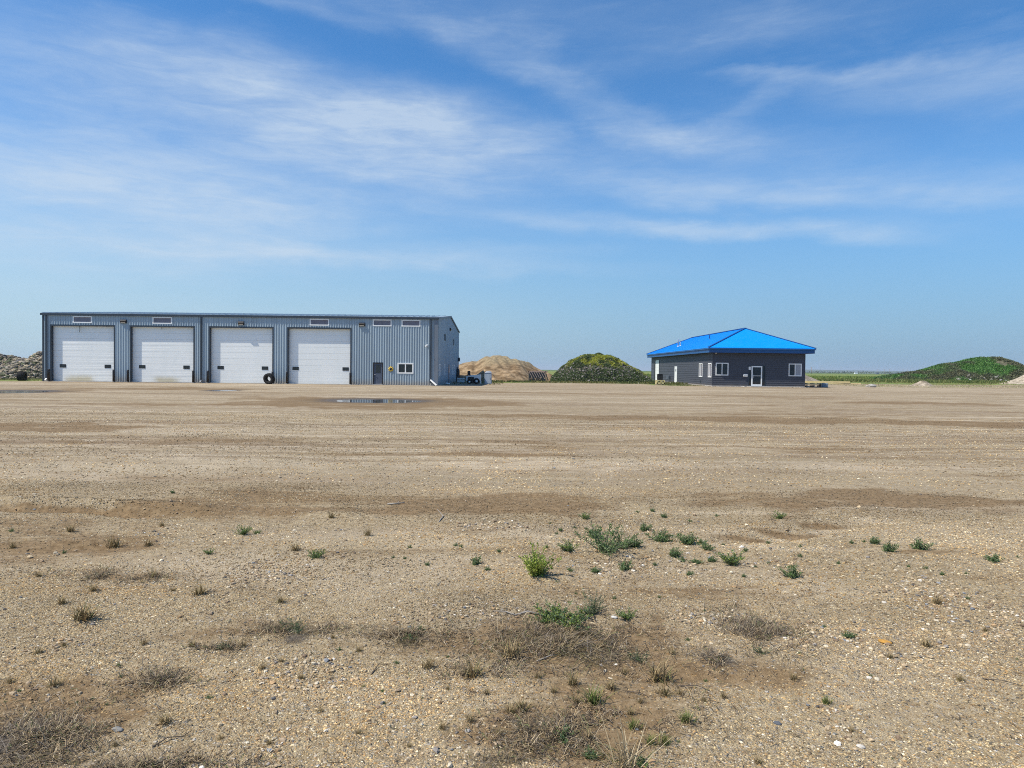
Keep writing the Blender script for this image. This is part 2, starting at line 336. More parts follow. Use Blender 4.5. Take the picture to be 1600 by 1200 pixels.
# where the yard ends and grass takes over
edge_x = np.array([-400, -60, -46, -45, -8, -2, 4, 21.5, 22, 32, 36, 45, 60, 90, 160, 4000.]); edge_y = np.array([66, 67, 68, 100, 100, 83, 92, 90, 115, 115, 112, 112, 108, 122, 130, 130.])
ed = np.interp(x, edge_x, edge_y)
grass = sm(-3, 3, y-ed+4*fbm(x/7, y/7, 74, 4))
grass = np.maximum(grass, sm(1.0, .4, np.sqrt(((x-18.5)/3.6)**2+((y-84)/7)**2)+.4*fbm(x/1.5, y/1.5, 75, 3))*.8)
grass = np.maximum(grass, .65*sm(.1, .4, fbm(x/5, y/1.5, 76, 4))*sm(84, 90, y)*sm(30, 40, x))
wet = np.zeros_like(x)
for cx, cy, rx, ry in pud: wet = np.maximum(wet, sm(2.4, 1.1, np.sqrt(((x-cx)/rx)**2+((y-cy)/ry)**2)+.3*fbm(x/1.2, y/1.2, 77, 3)))
nr, nc = GX.shape; i = np.arange(nr*nc).reshape(nr, nc)
Fq = np.stack([i[:-1, :-1], i[:-1, 1:], i[1:, 1:], i[1:, :-1]], -1).reshape(-1, 4)
gm = nm('yard_gravel', rough=.95, spec=.15)
pos = N(gm, 'ShaderNodeNewGeometry').outputs['Position']
def attr(m, n): a = N(m, 'ShaderNodeAttribute', attribute_name=n); return a.outputs['Fac']
aM, aP, aG, aW = (attr(gm, k) for k in ('mud', 'pale', 'grass', 'wet'))
n1 = noise(gm, pos, 1.1, 8, .65); n2 = noise(gm, pos, 14, 6, .7); n3 = noise(gm, coords(gm, (.25, 1.2, 1)), .55, 6, .6)
dry = mix(gm, mr(gm, n2, .3, .7), (.23, .172, .094), (.42, .335, .205))
dry = mix(gm, mr(gm, n3, .4, .7, 0, .5), dry, (.27, .195, .12))
dry = mix(gm, mth(gm, 'MULTIPLY', aP, mr(gm, n1, .35, .65, .25, .8)), dry, (.52, .43, .30))
def rotc(an, sc):
    mp = N(gm, 'ShaderNodeMapping'); L(gm, pos, mp.inputs[0]); mp.inputs['Rotation'].default_value = (0, 0, an); mp.inputs['Scale'].default_value = sc; return mp.outputs[0]
sy0 = N(gm, 'ShaderNodeSeparateXYZ'); L(gm, pos, sy0.inputs[0]); far_ = mr(gm, sy0.outputs['Y'], 8, 15)
for an, sc, lo, hi in ((.02, (.05, .45, 1), .8, .6), (-.06, (.07, 1.7, 1), .75, .7), (.09, (.09, 2.6, 1), .6, .5)):
    n5 = noise(gm, rotc(an, sc), 1.0, 7, .68)
    dry = mix(gm, mth(gm, 'MULTIPLY', mr(gm, n5, .50, .66, 0, lo), far_), dry, (.20, .135, .075))
    dry = mix(gm, mth(gm, 'MULTIPLY', mr(gm, n5, .48, .34, 0, hi), far_), dry, (.53, .445, .325))
n7 = noise(gm, coords(gm, (.6, 1, 1)), 3.4, 5, .75)
dry = mix(gm, mth(gm, 'MULTIPLY', mr(gm, n7, .54, .68, 0, .6), far_), dry, (.15, .105, .065))
dry = mix(gm, mth(gm, 'MULTIPLY', mr(gm, n7, .46, .34, 0, .5), far_), dry, (.60, .52, .40))
# pebble cells, finely divided: each gets its own stone colour
def peb(scale, lo):
    vo = N(gm, 'ShaderNodeTexVoronoi'); vo.inputs['Scale'].default_value = scale; L(gm, pos, vo.inputs['Vector'])
    sp = N(gm, 'ShaderNodeSeparateColor'); L(gm, vo.outputs['Color'], sp.inputs[0])
    r = N(gm, 'ShaderNodeValToRGB'); L(gm, sp.outputs[0], r.inputs[0]); e = r.color_ramp; e.interpolation = 'CONSTANT'
    for k, (p_, c_) in enumerate([(0, (.16, .125, .09)), (.18, (.30, .25, .19)), (.4, (.40, .33, .24)), (.55, (.24, .22, .20)), (.68, (.50, .45, .37)), (.82, (.36, .23, .12)), (.9, (.62, .58, .52))]):
        q = e.elements[k] if k < 2 else e.elements.new(p_); q.position = p_; q.color = (*c_, 1)
    on = mth(gm, 'GREATER_THAN', sp.outputs[1], lo)
    return r.outputs[0], mth(gm, 'MULTIPLY', on, mr(gm, vo.outputs['Distance'], .25, .5, 1, 0)), vo.outputs['Distance']
p1, f1, d1 = peb(105, .2); p2, f2, d2 = peb(38, .70)
nomud = mth(gm, 'MULTIPLY_ADD', aM, -.75, 1.0)
c = mix(gm, mth(gm, 'MULTIPLY', f1, .75), dry, p1)
mudc = mix(gm, mr(gm, n2, .3, .7), (.13, .083, .04), (.25, .17, .09))
n6 = noise(gm, coords(gm, (.45, 1.5, 1)), 1.0, 9, .72)
mf = mth(gm, 'MULTIPLY', mr(gm, mth(gm, 'ADD', mth(gm, 'MULTIPLY', aM, 1.0), mth(gm, 'MULTIPLY_ADD', n6, 3.4, -1.9)), .1, .8), .9)
c = mix(gm, mf, c, mudc)
c = mix(gm, mth(gm, 'MULTIPLY', mth(gm, 'MULTIPLY', f2, nomud), .8), c, p2)
c = mix(gm, mth(gm, 'MULTIPLY', aW, .8), c, (.085, .066, .045))
# grass and crops beyond the yard
gn = noise(gm, coords(gm, (.5, 1, 1)), .09, 8, .65); gn2 = noise(gm, pos, 1.3, 5, .7)
gc = mix(gm, mr(gm, gn, .35, .65), (.12, .185, .045), (.22, .25, .075))
gc = mix(gm, mr(gm, gn2, .4, .75, 0, .6), gc, (.21, .19, .085))
sy = N(gm, 'ShaderNodeSeparateXYZ'); L(gm, pos, sy.inputs[0])
gc = mix(gm, mr(gm, noise(gm, coords(gm, (.002, .004, 0)), 1, 4), .52, .6), gc, (.20, .20, .05))
gc = mix(gm, mr(gm, sy.outputs['Y'], 500, 1500, 0, .75), gc, (.075, .12, .04))
gfac = mr(gm, mth(gm, 'ADD', aG, mth(gm, 'MULTIPLY_ADD', gn2, .6, -.3)), .3, .7)
c = mix(gm, gfac, c, gc)
L(gm, c, BS(gm).inputs['Base Color'])
L(gm, mr(gm, aW, .3, 1, .95, .45), BS(gm).inputs['Roughness'])
hh = mth(gm, 'ADD', mth(gm, 'MULTIPLY', mth(gm, 'SUBTRACT', 1.0, d1), mth(gm, 'MULTIPLY', nomud, .6)), mth(gm, 'ADD', mth(gm, 'MULTIPLY', n2, .9), mth(gm, 'MULTIPLY', f2, .5)))
bump(gm, hh, 1.0, .013)
ground = npmesh('ground', np.stack([x, y, z], 1), Fq, gm, smooth=True, attrs=dict(mud=mud, pale=pale, grass=grass, wet=wet))
tag(ground, kind='structure')
wat = nm('puddle_water', (.06, .05, .036), .07, 0, .5)
bump(wat, noise(wat, coords(wat, (1, 1, 1)), 5, 3), .10, .01)
for k, (cx, cy, rx, ry) in enumerate(pud):
    t = np.linspace(0, 2*math.pi, 40, endpoint=False)
    V = np.concatenate([[[cx, cy, -.018]], np.stack([cx+rx*1.6*np.cos(t), cy+ry*1.6*np.sin(t), np.full(40, -.018)], 1)])
    Ft = np.array([[0, 1+j, 1+(j+1) % 40] for j in range(40)])
    tag(npmesh('puddle', V, Ft, wat), kind='structure')
def zg(x, y): return float(hgt(np.array([float(x)]), np.array([float(y)]))[0])
# ---------------------------------------------------------------- stones
def ico():
    p = (1+5**.5)/2
    v = np.array([(-1, p, 0), (1, p, 0), (-1, -p, 0), (1, -p, 0), (0, -1, p), (0, 1, p), (0, -1, -p), (0, 1, -p), (p, 0, -1), (p, 0, 1), (-p, 0, -1), (-p, 0, 1)], float)
    v /= np.linalg.norm(v[0])
    f = np.array([(0, 11, 5), (0, 5, 1), (0, 1, 7), (0, 7, 10), (0, 10, 11), (1, 5, 9), (5, 11, 4), (11, 10, 2), (10, 7, 6), (7, 1, 8), (3, 9, 4), (3, 4, 2), (3, 2, 6), (3, 6, 8), (3, 8, 9), (4, 9, 5), (2, 4, 11), (6, 2, 10), (8, 6, 7), (9, 8, 1)])
    return v, f
IV, IF = ico()
def stones(name, X, Y, Z, R, pal, w, flat=.55, mat=None, smooth=False, jit=.22, sink=.25):
    n = len(X); V = np.repeat(IV[None], n, 0)*(1+jit*(RS.rand(n, 12, 1)*2-1))
    sc = np.stack([.8+.6*RS.rand(n), .7+.5*RS.rand(n), flat*(.7+.6*RS.rand(n))], 1); V = V*sc[:, None]*R[:, None, None]
    a = RS.rand(n)*6.283; ca, sa = np.cos(a)[:, None], np.sin(a)[:, None]
    tl = (RS.rand(n)-.5)[:, None]*.7; yy = V[..., 1]*np.cos(tl)-V[..., 2]*np.sin(tl); zz = V[..., 1]*np.sin(tl)+V[..., 2]*np.cos(tl)
    V = np.stack([V[..., 0]*ca-yy*sa, V[..., 0]*sa+yy*ca, zz], -1)
    V += np.stack([X, Y, Z+R*flat*(1-2*sink)*.8], 1)[:, None]
    Fx = (IF[None]+12*np.arange(n)[:, None, None]).reshape(-1, 3)
    ci = RS.choice(len(pal), n, p=np.array(w)/sum(w)); col = np.array(pal)[ci]*(.75+.5*RS.rand(n, 1))
    return npmesh(name, V.reshape(-1, 3), Fx, mat or M['stone'], col=np.repeat(col, 12, 0), smooth=smooth)
pal = [(.56, .48, .35), (.42, .32, .20), (.31, .235, .155), (.27, .24, .21), (.40, .265, .14), (.12, .11, .10), (.72, .66, .56), (.22, .155, .10), (.50, .385, .235), (.20, .21, .22)]
pw = [16, 20, 17, 7, 10, 6, 5, 10, 15, 4]
OV = np.array([(1, 0, 0), (-1, 0, 0), (0, 1, 0), (0, -1, 0), (0, 0, 1), (0, 0, -1)], float); OF = np.array([(0, 2, 4), (2, 1, 4), (1, 3, 4), (3, 0, 4), (2, 0, 5), (1, 2, 5), (3, 1, 5), (0, 3, 5)])
def chips(name, X, Y, Z, R, pal, w):        # small angular gravel
    n = len(X); V = np.repeat(OV[None], n, 0)+.45*(RS.rand(n, 6, 3)-.5); V = V*np.stack([.85+.7*RS.rand(n), .7+.4*RS.rand(n), .45+.35*RS.rand(n)], 1)[:, None]*R[:, None, None]
    a = RS.rand(n)*6.283; ca, sa = np.cos(a)[:, None], np.sin(a)[:, None]; V = np.stack([V[..., 0]*ca-V[..., 1]*sa, V[..., 0]*sa+V[..., 1]*ca, V[..., 2]], -1)+np.stack([X, Y, Z+R*.15], 1)[:, None]
    col = np.array(pal)[RS.choice(len(pal), n, p=np.array(w)/sum(w))]*(.7+.5*RS.rand(n, 1)); md = np.clip(field(mud_e, X, Y), 0, 1); pl = np.clip(field(pale_e, X, Y), 0, 1); tn = fbm(X/1.6, Y/1.2, 151, 4); wm_ = sm(.05, .45, fbm(X/.9, Y/.6, 152, 3))
    col = col*(np.clip(.86-.50*md+.22*pl+.62*tn, .3, 1.55))[:, None]*(1+wm_[:, None]*np.array([[.04, -.04, -.16]]))*np.array([[1.03, .985, .83]])
    return npmesh(name, V.reshape(-1, 3), (OF[None]+6*np.arange(n)[:, None, None]).reshape(-1, 3), M['stone'], col=np.repeat(col, 6, 0))
def scatter(n, y0, y1, r0, r1, sel, pwr=3.0):
    yy = np.sqrt(y0*y0+(y1*y1-y0*y0)*RS.rand(n)); xx = (RS.rand(n)*2-1)*(.76*yy+.4); k = RS.rand(n) < sel(xx, yy); xx, yy = xx[k], yy[k]
    return xx, yy, r0*(r1/r0)**(RS.rand(len(xx))**pwr)
coarse_px = [(490, 1050, 70, 26, 1), (450, 1075, 60, 22, .7), (730, 1160, 60, 36, 1), (1300, 1130, 60, 40, .8), (1100, 965, 70, 18, .9), (760, 828, 70, 10, 1), (660, 845, 40, 6, .3), (430, 905, 80, 24, .8), (1520, 960, 90, 60, .7), (1250, 990, 60, 25, .7),
             (60, 1080, 60, 20, .6), (90, 1010, 60, 16, .6), (240, 832, 40, 8, .8), (1000, 885, 130, 20, .5), (720, 960, 140, 20, .5), (950, 1045, 50, 12, .7), (80, 866, 40, 8, .7), (500, 870, 60, 8, .5), (1150, 870, 90, 14, .4), (1440, 1010, 120, 30, .4)]
coarse_e = [(*ell(*q[:4]), q[4]) for q in coarse_px]
mudf = lambda x, y: np.clip(field(mud_e, x, y), 0, 1)
def dens(x, y): return np.clip((.55+.5*sm(-.3, .3, fbm(x/.9, y/.9, 81, 4)))*(1-.72*mudf(x, y)), .04, 1)
def cdens(x, y): return np.clip(field(coarse_e, x, y)+.28*sm(.15, .5, fbm(x/1.0, y/1.0, 83, 4))*sm(.0, .3, fbm(x/.25, y/.25, 84, 2))+.012, 0, 1)*(1-.6*mudf(x, y))
def dens2(x, y): return dens(x, y)*np.clip(1.05+1.5*fbm(x/1.4+40, y/1.0, 153, 4), .12, 1)
XS = [scatter(n, *q) for n, *q in ((210000, 2.35, 5.2, .0022, .0080, dens2, 1.5), (200000, 5.2, 10, .0035, .0105, dens2, 1.6), (130000, 10, 26, .007, .018, dens2, 1.8))]
X_, Y_, R_ = (np.concatenate([a[k] for a in XS]) for k in range(3))
tag(chips('gravel', X_, Y_, hgt(X_, Y_), R_, pal, pw), 'loose tan, white and grey gravel strewn over the yard', 'gravel', kind='stuff')
XS = [scatter(n, *q) for n, *q in ((26000, 2.35, 6, .006, .017, cdens, 2.0), (36000, 6, 13, .009, .022, cdens, 2.2))]
X_, Y_, R_ = (np.concatenate([a[k] for a in XS]) for k in range(3))
tag(stones('pebbles', X_, Y_, hgt(X_, Y_), R_, pal, pw, .6), 'coarser rounded pebbles lying in patches on the yard', 'pebbles', kind='stuff')
print('pebbles', len(X_))
def rock(px, py, r, col, label, flat=.5):
    g = G(px, py); v = IV.copy()
    import bmesh
    bm = bmesh.new(); bmesh.ops.create_icosphere(bm, subdivisions=3, radius=1)
    s = random.randint(0, 999)
    for q in bm.verts:
        k = 1+.22*float(fbm(np.array([q.co.x*1.3+s]), np.array([q.co.y*1.3+q.co.z*2]), s, 3)[0]); q.co = Vector((q.co.x*k*r*1.25, q.co.y*k*r*.85, q.co.z*k*r*flat))
    me = bpy.data.meshes.new('stone'); bm.to_mesh(me); bm.free(); me.polygons.foreach_set('use_smooth', [True]*len(me.polygons))
    o = link('stone', me, weathered('stone_skin', col, .85, 0, .3, (1, 1, 1), 25, bmp=.6)); o.location = (g.x, g.y, zg(g.x, g.y)+r*flat*.5); o.rotation_euler = (0, .1, -.35)
    return tag(o, label, 'stone')
rock(1383, 1007, .030, (.52, .27, .05), 'flat orange stone, the most vivid one in the right foreground gravel', .4)
rock(184, 1136, .022, (.24, .23, .21), 'flat grey stone sunk in the ground at lower left foreground', .4)
rock(1215, 1125, .016, (.10, .11, .125), 'dark blue-grey stone beside an ochre gravel patch at lower right')
rock(960, 968, .018, (.62, .6, .55), 'pale rounded stone just behind the green sprawling weed in the middle foreground')
rock(1345, 1162, .016, (.6, .55, .47), 'cream stone among ochre pebbles near the lower right corner')
# ---------------------------------------------------------------- walls with openings
def rects(u0, u1, z0, z1, ops):
    bs = sorted({u0, u1, *[min(max(e, u0), u1) for o in ops for e in (o[0], o[1])]}); out = []
    for a, b in zip(bs[:-1], bs[1:]):
        m = (a+b)/2; cuts = sorted((o[2], o[3]) for o in ops if o[0] < m < o[1]); zc = z0
        for c0, c1 in cuts:
            if c0 > zc+1e-6: out.append((a, b, zc, c0))
            zc = max(zc, c1)
        if zc < z1-1e-6: out.append((a, b, zc, z1))
    return out
PIT = .24; PROF = ((0, 0), (.38, 0), (.56, .042), (.82, .042), (1, 0))
def corr(mb, u0, u1, z0, z1, fr, top=None):
    """ribbed sheet; fr(u,off,z)->xyz; top(u) overrides the upper edge"""
    us_ = {u0, u1}; offs = {}
    k = math.floor(u0/PIT)
    while k*PIT < u1:
        for a, b in PROF[:-1]:
            q = (k+a)*PIT
            if u0 < q < u1: us_.add(q)
        k += 1
    us_ = sorted(us_)
    def off(u):
        t = (u/PIT) % 1.0
        for (a, oa), (b, ob) in zip(PROF[:-1], PROF[1:]):
            if a <= t <= b: return oa+(ob-oa)*(t-a)/(b-a)
        return 0
    vs = []; fs = []
    for u in us_: vs += [fr(u, off(u), z0), fr(u, off(u), top(u) if top else z1)]
    for j in range(len(us_)-1): fs.append((2*j, 2*j+2, 2*j+3, 2*j+1))
    mb.add(vs, fs)
def lap(mb, u0, u1, z0, z1, fr, h=.23, d=.022):
    zs_ = sorted({z0, z1, *[k*h for k in range(int(z0/h)-1, int(z1/h)+2) if z0 < k*h < z1]})
    for a, b in zip(zs_[:-1], zs_[1:]):
        k = math.floor((a+b)/2/h); o0 = d*(1-(a-k*h)/h); o1 = d*(1-(b-k*h)/h)
        mb.add([fr(u0, o0, a), fr(u1, o0, a), fr(u1, o1, b), fr(u0, o1, b), fr(u0, 0, a), fr(u1, 0, a)], [(0, 1, 2, 3), (4, 5, 1, 0)])
def window(parent, fr, u0, u1, z0, z1, n=2, fw=.07, glass=None, prot=.05, glasses=None, name='window', fm='white'):
    """frame (part) with its panes (sub-parts); fr maps (u, outward, z)"""
    mb = MB()
    def b(a, c, o0, o1, e, f):
        vs = [fr(*p) for p in ((a, o0, e), (c, o0, e), (c, o1, e), (a, o1, e), (a, o0, f), (c, o0, f), (c, o1, f), (a, o1, f))]
        mb.add(vs, [(0, 1, 2, 3), (7, 6, 5, 4), (0, 4, 5, 1), (1, 5, 6, 2), (2, 6, 7, 3), (3, 7, 4, 0)])
    b(u0, u1, -.06, prot, z0, z0+fw); b(u0, u1, -.06, prot, z1-fw, z1)
    b(u0, u0+fw, -.06, prot-.003, z0+fw, z1-fw); b(u1-fw, u1, -.06, prot-.003, z0+fw, z1-fw)
    for k in range(1, n):
        c_ = u0+(u1-u0)*k/n; b(c_-fw*.45, c_+fw*.45, -.06, prot-.006, z0+fw, z1-fw)
    w = mb.build(name, M[fm], parent)
    for k in range(n):
        a = u0+(u1-u0)*k/n; c_ = u0+(u1-u0)*(k+1)/n; q = MB()
        a += fw*.4; c_ -= fw*.4
        q.add([fr(a, -.01, z0+fw*.6), fr(c_, -.01, z0+fw*.6), fr(c_, -.01, z1-fw*.6), fr(a, -.01, z1-fw*.6)], [(0, 1, 2, 3)])
        q.build('pane', (glasses[k] if glasses else glass or M['glass']), w)
    return w
# ---------------------------------------------------------------- the long steel workshop
AY0, AY1 = 68.0, 94.7; AX0, AX1 = P(67, 545, 68).x, P(683.5, 550, 68).x; EV = 6.48; RG = 7.62
A = empty('workshop_building', (AX0, AY0, 0)); A.location = (0, 0, 0)
tag(A, 'long blue-grey ribbed steel workshop with four white overhead doors', 'workshop')
def frA(u, o, z): return (u, AY0-o, z)
def frE(u, o, z): return (AX1+o, u, z)      # right-hand gable wall, u = Y
DH = 5.35
dx = [(79.5, 179.3), (203.7, 303.5), (327.2, 426.8), (449.5, 548.5)]
dx = [(P(a, 555, 68).x, P(b, 555, 68).x) for a, b in dx]
upx = [(114, 144, 500.5), (238.5, 269, 502), (484, 514.3, 506), (582.5, 612, 507.2), (627.5, 657, 508)]
UW = [(P(a, c, 68).x, P(b, c, 68).x) for a, b, c in upx]; UZ = (5.62, 6.27)
md = (P(583, 580, 68).x, P(598.2, 580, 68).x, 2.12); lw = (P(621, 576, 68).x, P(646.2, 576, 68).x, 1.12, 2.14)
ops = [(a, b, 0, DH) for a, b in dx]+[(a+.03, b-.03, UZ[0]+.03, UZ[1]-.03) for a, b in UW]+[(md[0], md[1], 0, md[2]), (lw[0]+.03, lw[1]-.03, lw[2]+.03, lw[3]-.03)]
mb = MB()
for r in rects(AX0, AX1, 0.06, EV, ops): corr(mb, *r, frA)
mb.build('front_wall', M['steel'], A)
ym = (AY0+AY1)/2
def gab(u): return EV+(RG-EV)*(1-abs(u-ym)/(ym-AY0))-.05
mb = MB(); corr(mb, AY0, ym, .06, 0, frE, gab); corr(mb, ym, AY1, .06, 0, frE, gab)
mb.build('end_wall', M['steel'], A)
mb = MB(); corr(mb, AY0, ym, .06, 0, lambda u, o, z: (AX0-o, u, z), gab); corr(mb, ym, AY1, .06, 0, lambda u, o, z: (AX0-o, u, z), gab)
mb.build('end_wall', M['steel'], A)
mb = MB(); corr(mb, AX0, AX1, .06, EV, lambda u, o, z: (u, AY1+o, z)); mb.build('back_wall', M['steel'], A)
mb = MB()   # roof sheets with thin edge
for (ya, za, yb, zb) in ((AY0-.04, EV+.04, ym, RG), (AY1+.04, EV+.02, ym, RG)):
    vs = [(xx, yy, zz+t) for t in (0, .05) for (xx, yy, zz) in ((AX0-.1, ya, za), (AX1+.1, ya, za), (AX1+.1, yb, zb), (AX0-.1, yb, zb))]
    mb.add(vs, [(0, 1, 2, 3), (4, 7, 6, 5), (0, 4, 5, 1), (1, 5, 6, 2), (3, 2, 6, 7), (0, 3, 7, 4)])
    k = AX0
    while k < AX1:
        mb.bar((k, ya, za+.07), (k, yb, zb+.07), .06, .05); k += .6
mb.build('roof', M['roofa'], A)
mb = MB(); mb.box(AX0-.16, AX1+.12, AY0-.17, AY0-.045, EV-.15, EV+.035)
mb.build('gutter', M['trim'], A)
for xe in (AX1+.13, AX0-.13):
    mb = MB()
    for s in (0, 1): mb.bar((xe, AY0-.1 if s == 0 else AY1+.1, EV-.02), (xe, ym, RG-.02), .06, .16)
    mb.build('gable_trim', M['trim_mid'], A)
for xx, w_, mt in ((AX0-.03, .16, 'trim'), (AX1-.30, .36, 'trim_mid')):
    MB().box(xx, xx+w_, AY0-.055, AY0+.02, .03, EV-.16).build('corner_trim', M[mt], A)
MB().box(AX1-.02, AX1+.06, AY0-.05, AY0+.2, .03, EV-.05).build('corner_trim', M['trim'], A)
MB().box(AX0-.02, AX1+.02, AY0-.03, AY1+.03, -.3, .055).build('foundation', M['concrete'], A)
for k, (a, b) in enumerate(dx):
    stain = (P(123, 590, 68).x, P(258, 590, 68).x, None, None)[k]
    fr_ = MB()
    fr_.box(a-.05, a+.07, AY0-.045, AY0+.31, .03, DH); fr_.box(b-.07, b+.05, AY0-.045, AY0+.31, .03, DH); fr_.box(a-.05, b+.05, AY0-.046, AY0+.31, DH-.04, DH+.10)
    fr_.build('door_trim', M['trim'], A)
    d = MB(); n = 9; hs_ = (DH-.04)/n; yy = AY0+.275
    for j in range(n):
        z0 = .015+j*hs_; z1 = z0+hs_-.004
        # each section: flat face with chamfered joint and two shallow ribs
        pr = [(z0, .012), (z0+.01, 0), (z0+hs_*.33, 0), (z0+hs_*.33+.01, .008), (z0+hs_*.33+.025, 0), (z0+hs_*.66, 0), (z0+hs_*.66+.01, .008), (z0+hs_*.66+.025, 0), (z1-.008, 0), (z1, .012)]
        for (za, oa), (zb, ob) in zip(pr[:-1], pr[1:]): d.add([(a+.06, yy+oa, za), (b-.06, yy+oa, za), (b-.06, yy+ob, zb), (a+.06, yy+ob, zb)], [(0, 1, 2, 3)])
    d.box(a+.05, b-.05, yy+.03, yy+.08, .0, DH)
    dr = d.build('overhead_door', doormat('white_overhead_door', stain), A)
    wpx = ((97.6, 167.7), (221.6, 290.9), (344.3, 413.5), (461.6, 539.8))[k]
    for w in wpx:
        cx = P(w, 572, 68.2).x; zz = 1.50
        f_ = MB(); f_.box(cx-.30, cx+.30, yy-.022, yy+.02, zz-.16, zz+.16); wf = f_.build('door_window', M['black'], dr)
        MB().box(cx-.24, cx+.24, yy-.026, yy-.018, zz-.105, zz+.105).build('pane', M['glass'], wf)
    MB().box(a+.06, b-.06, yy-.035, yy-.002, .005, .05).build('bottom_seal', M['rubber'], dr)
    if k < 2:
        cx = P((123.5, 252)[k], 515, 68).x; MB().tube([(cx, AY0+.1, DH-.04), (cx+.01, AY0+.11, DH-(.35 if k == 0 else .12)), (cx-.01, AY0+.1, DH-(.62 if k == 0 else .25))], .022, 6).build('pull_rope', M['black'], dr)
for a, b in UW: window(A, frA, a, b, *UZ, n=1, fw=.10, glass=M['glass_grey'])
window(A, frA, *lw, n=2, fw=.12, prot=.06)
# walk door
dr = MB(); dr.box(md[0]+.07, md[1]-.07, AY0+.02, AY0+.07, .07, md[2]-.07); dr = dr.build('walk_door', M['mandoor'], A)
f_ = MB(); f_.box(md[0]-.02, md[0]+.07, AY0-.05, AY0+.1, .03, md[2]); f_.box(md[1]-.07, md[1]+.02, AY0-.05, AY0+.1, .03, md[2]); f_.box(md[0]-.02, md[1]+.02, AY0-.052, AY0+.1, md[2]-.07, md[2]+.04); f_.build('door_frame', M['black'], dr)
cx = (md[0]+md[1])/2
MB().box(cx-.22, cx+.24, AY0+.005, AY0+.03, 1.16, 1.93).build('door_window', M['glass'], dr)
MB().box(md[0]-.02, md[1]+.02, AY0-.22, AY0+.02, -.05, .07).build('threshold', M['concrete'], dr)
MB().tube([(md[0]+.14, AY0+.02, 1.0), (md[0]+.14, AY0-.06, 1.0), (md[0]+.24, AY0-.06, 1.0)], .022, 8).build('handle', M['galv'], dr)
def wallpack(px, py, parent, fr, u, z):
    """angled wall lamp: housing with pale lens under a sloped hood"""
    mb = MB(); vs = [fr(u+a, o_, z+c_) for a in (-.27, .27) for (o_, c_) in ((0, -.16), (0, .19), (.16, .19), (.22, .04), (.12, -.16))]
    mb.add(vs, [(4, 3, 2, 1, 0), (5, 6, 7, 8, 9), (0, 1, 6, 5), (1, 2, 7, 6), (2, 3, 8, 7), (3, 4, 9, 8), (4, 0, 5, 9)])
    o = mb.build('wall_lamp', M['black'], parent)
    q = MB(); vs = [fr(u+a, o_, z+c_) for a in (-.21, .21) for (o_, c_) in ((.185, -.04), (.13, -.135))]; q.add([vs[0], vs[1], vs[3], vs[2]], [(0, 1, 2, 3)])
    n_ = Vector(fr(0, 1, 0))-Vector(fr(0, 0, 0)); q.v = [tuple(Vector(v)+n_*.012-Vector((0, 0, .012))) for v in q.v]
    q.build('lens', M['galv'], o)
for px, py in ((193.6, 502.5), (377.2, 505.3), (565.7, 507.3)):
    p_ = P(px, py, 68); wallpack(px, py, A, frA, p_.x, p_.z)
def yofpx(px): return AX1*F/(px-800)
wallpack(0, 0, A, frE, yofpx(701.5), P(701.5, 515, yofpx(701.5)).z)
for px, py in ((694, 527), (707.3, 534.7)):
    u = yofpx(px); zc = P(px, py, u).z; window(A, frE, u-.6, u+.6, zc-.33, zc+.33, n=1, fw=.08, glass=M['glass'], prot=.09, fm='black')
for px, py in ((686.3, 577), (694, 577), (706, 577.5), (708.6, 577.5)):
    u = yofpx(px); zc = P(px, py, u).z; window(A, frE, u-.55, u+.55, .95, 2.1, n=2, fw=.09, glass=M['glass_grey'], prot=.06)
u = yofpx(700.6); dr = MB().box(AX1+.02, AX1+.045, u-.5, u+.5, .06, 2.15).build('side_door', M['mandoor'], A)
MB().box(AX1+.045, AX1+.06, u-.25, u+.25, 1.2, 1.9).build('door_window', M['glass'], dr)
# downspouts with pale kick-out at the right corner
for px, w_ in ((73.6, .13), (314.8, .13), (673.4, .14)):
    xx = P(px, 550, 68).x; mb = MB(); mb.box(xx-w_/2, xx+w_/2, AY0-.15, AY0-.05, .25, EV-.12)
    o = mb.build('downspout', M['trim'], A)
    if px > 600:
        MB().bar((xx, AY0-.14, .55), (xx+.62, AY0-.55, .04), .13, .10).build('downspout_extension', M['white'], o)
    else:
        MB().bar((xx, AY0-.10, .28), (xx+.05, AY0-.38, .10), .12, .10).build('downspout_elbow', M['white' if px < 100 else 'galv'], o)
p_ = P(667.5, 540, 68); mb = MB(); mb.box(p_.x-.05, p_.x+.05, AY0-.07, AY0-.03, p_.z-.08, p_.z+.14); mb.tube([(p_.x, AY0-.05, p_.z), (p_.x-.05, AY0-.2, p_.z-.03)], .05, 8); mb.tube([(p_.x-.02, AY0-.14, p_.z-.02), (p_.x-.12, AY0-.34, p_.z-.06)], [.07, .075], 10)
mb.build('security_camera', M['white'], A)
p_ = P(715, 566.5, 94); MB().box(AX1+.03, AX1+.3, 93.0, 93.5, 2.6, 3.1).build('vent_box', M['trim'], A)
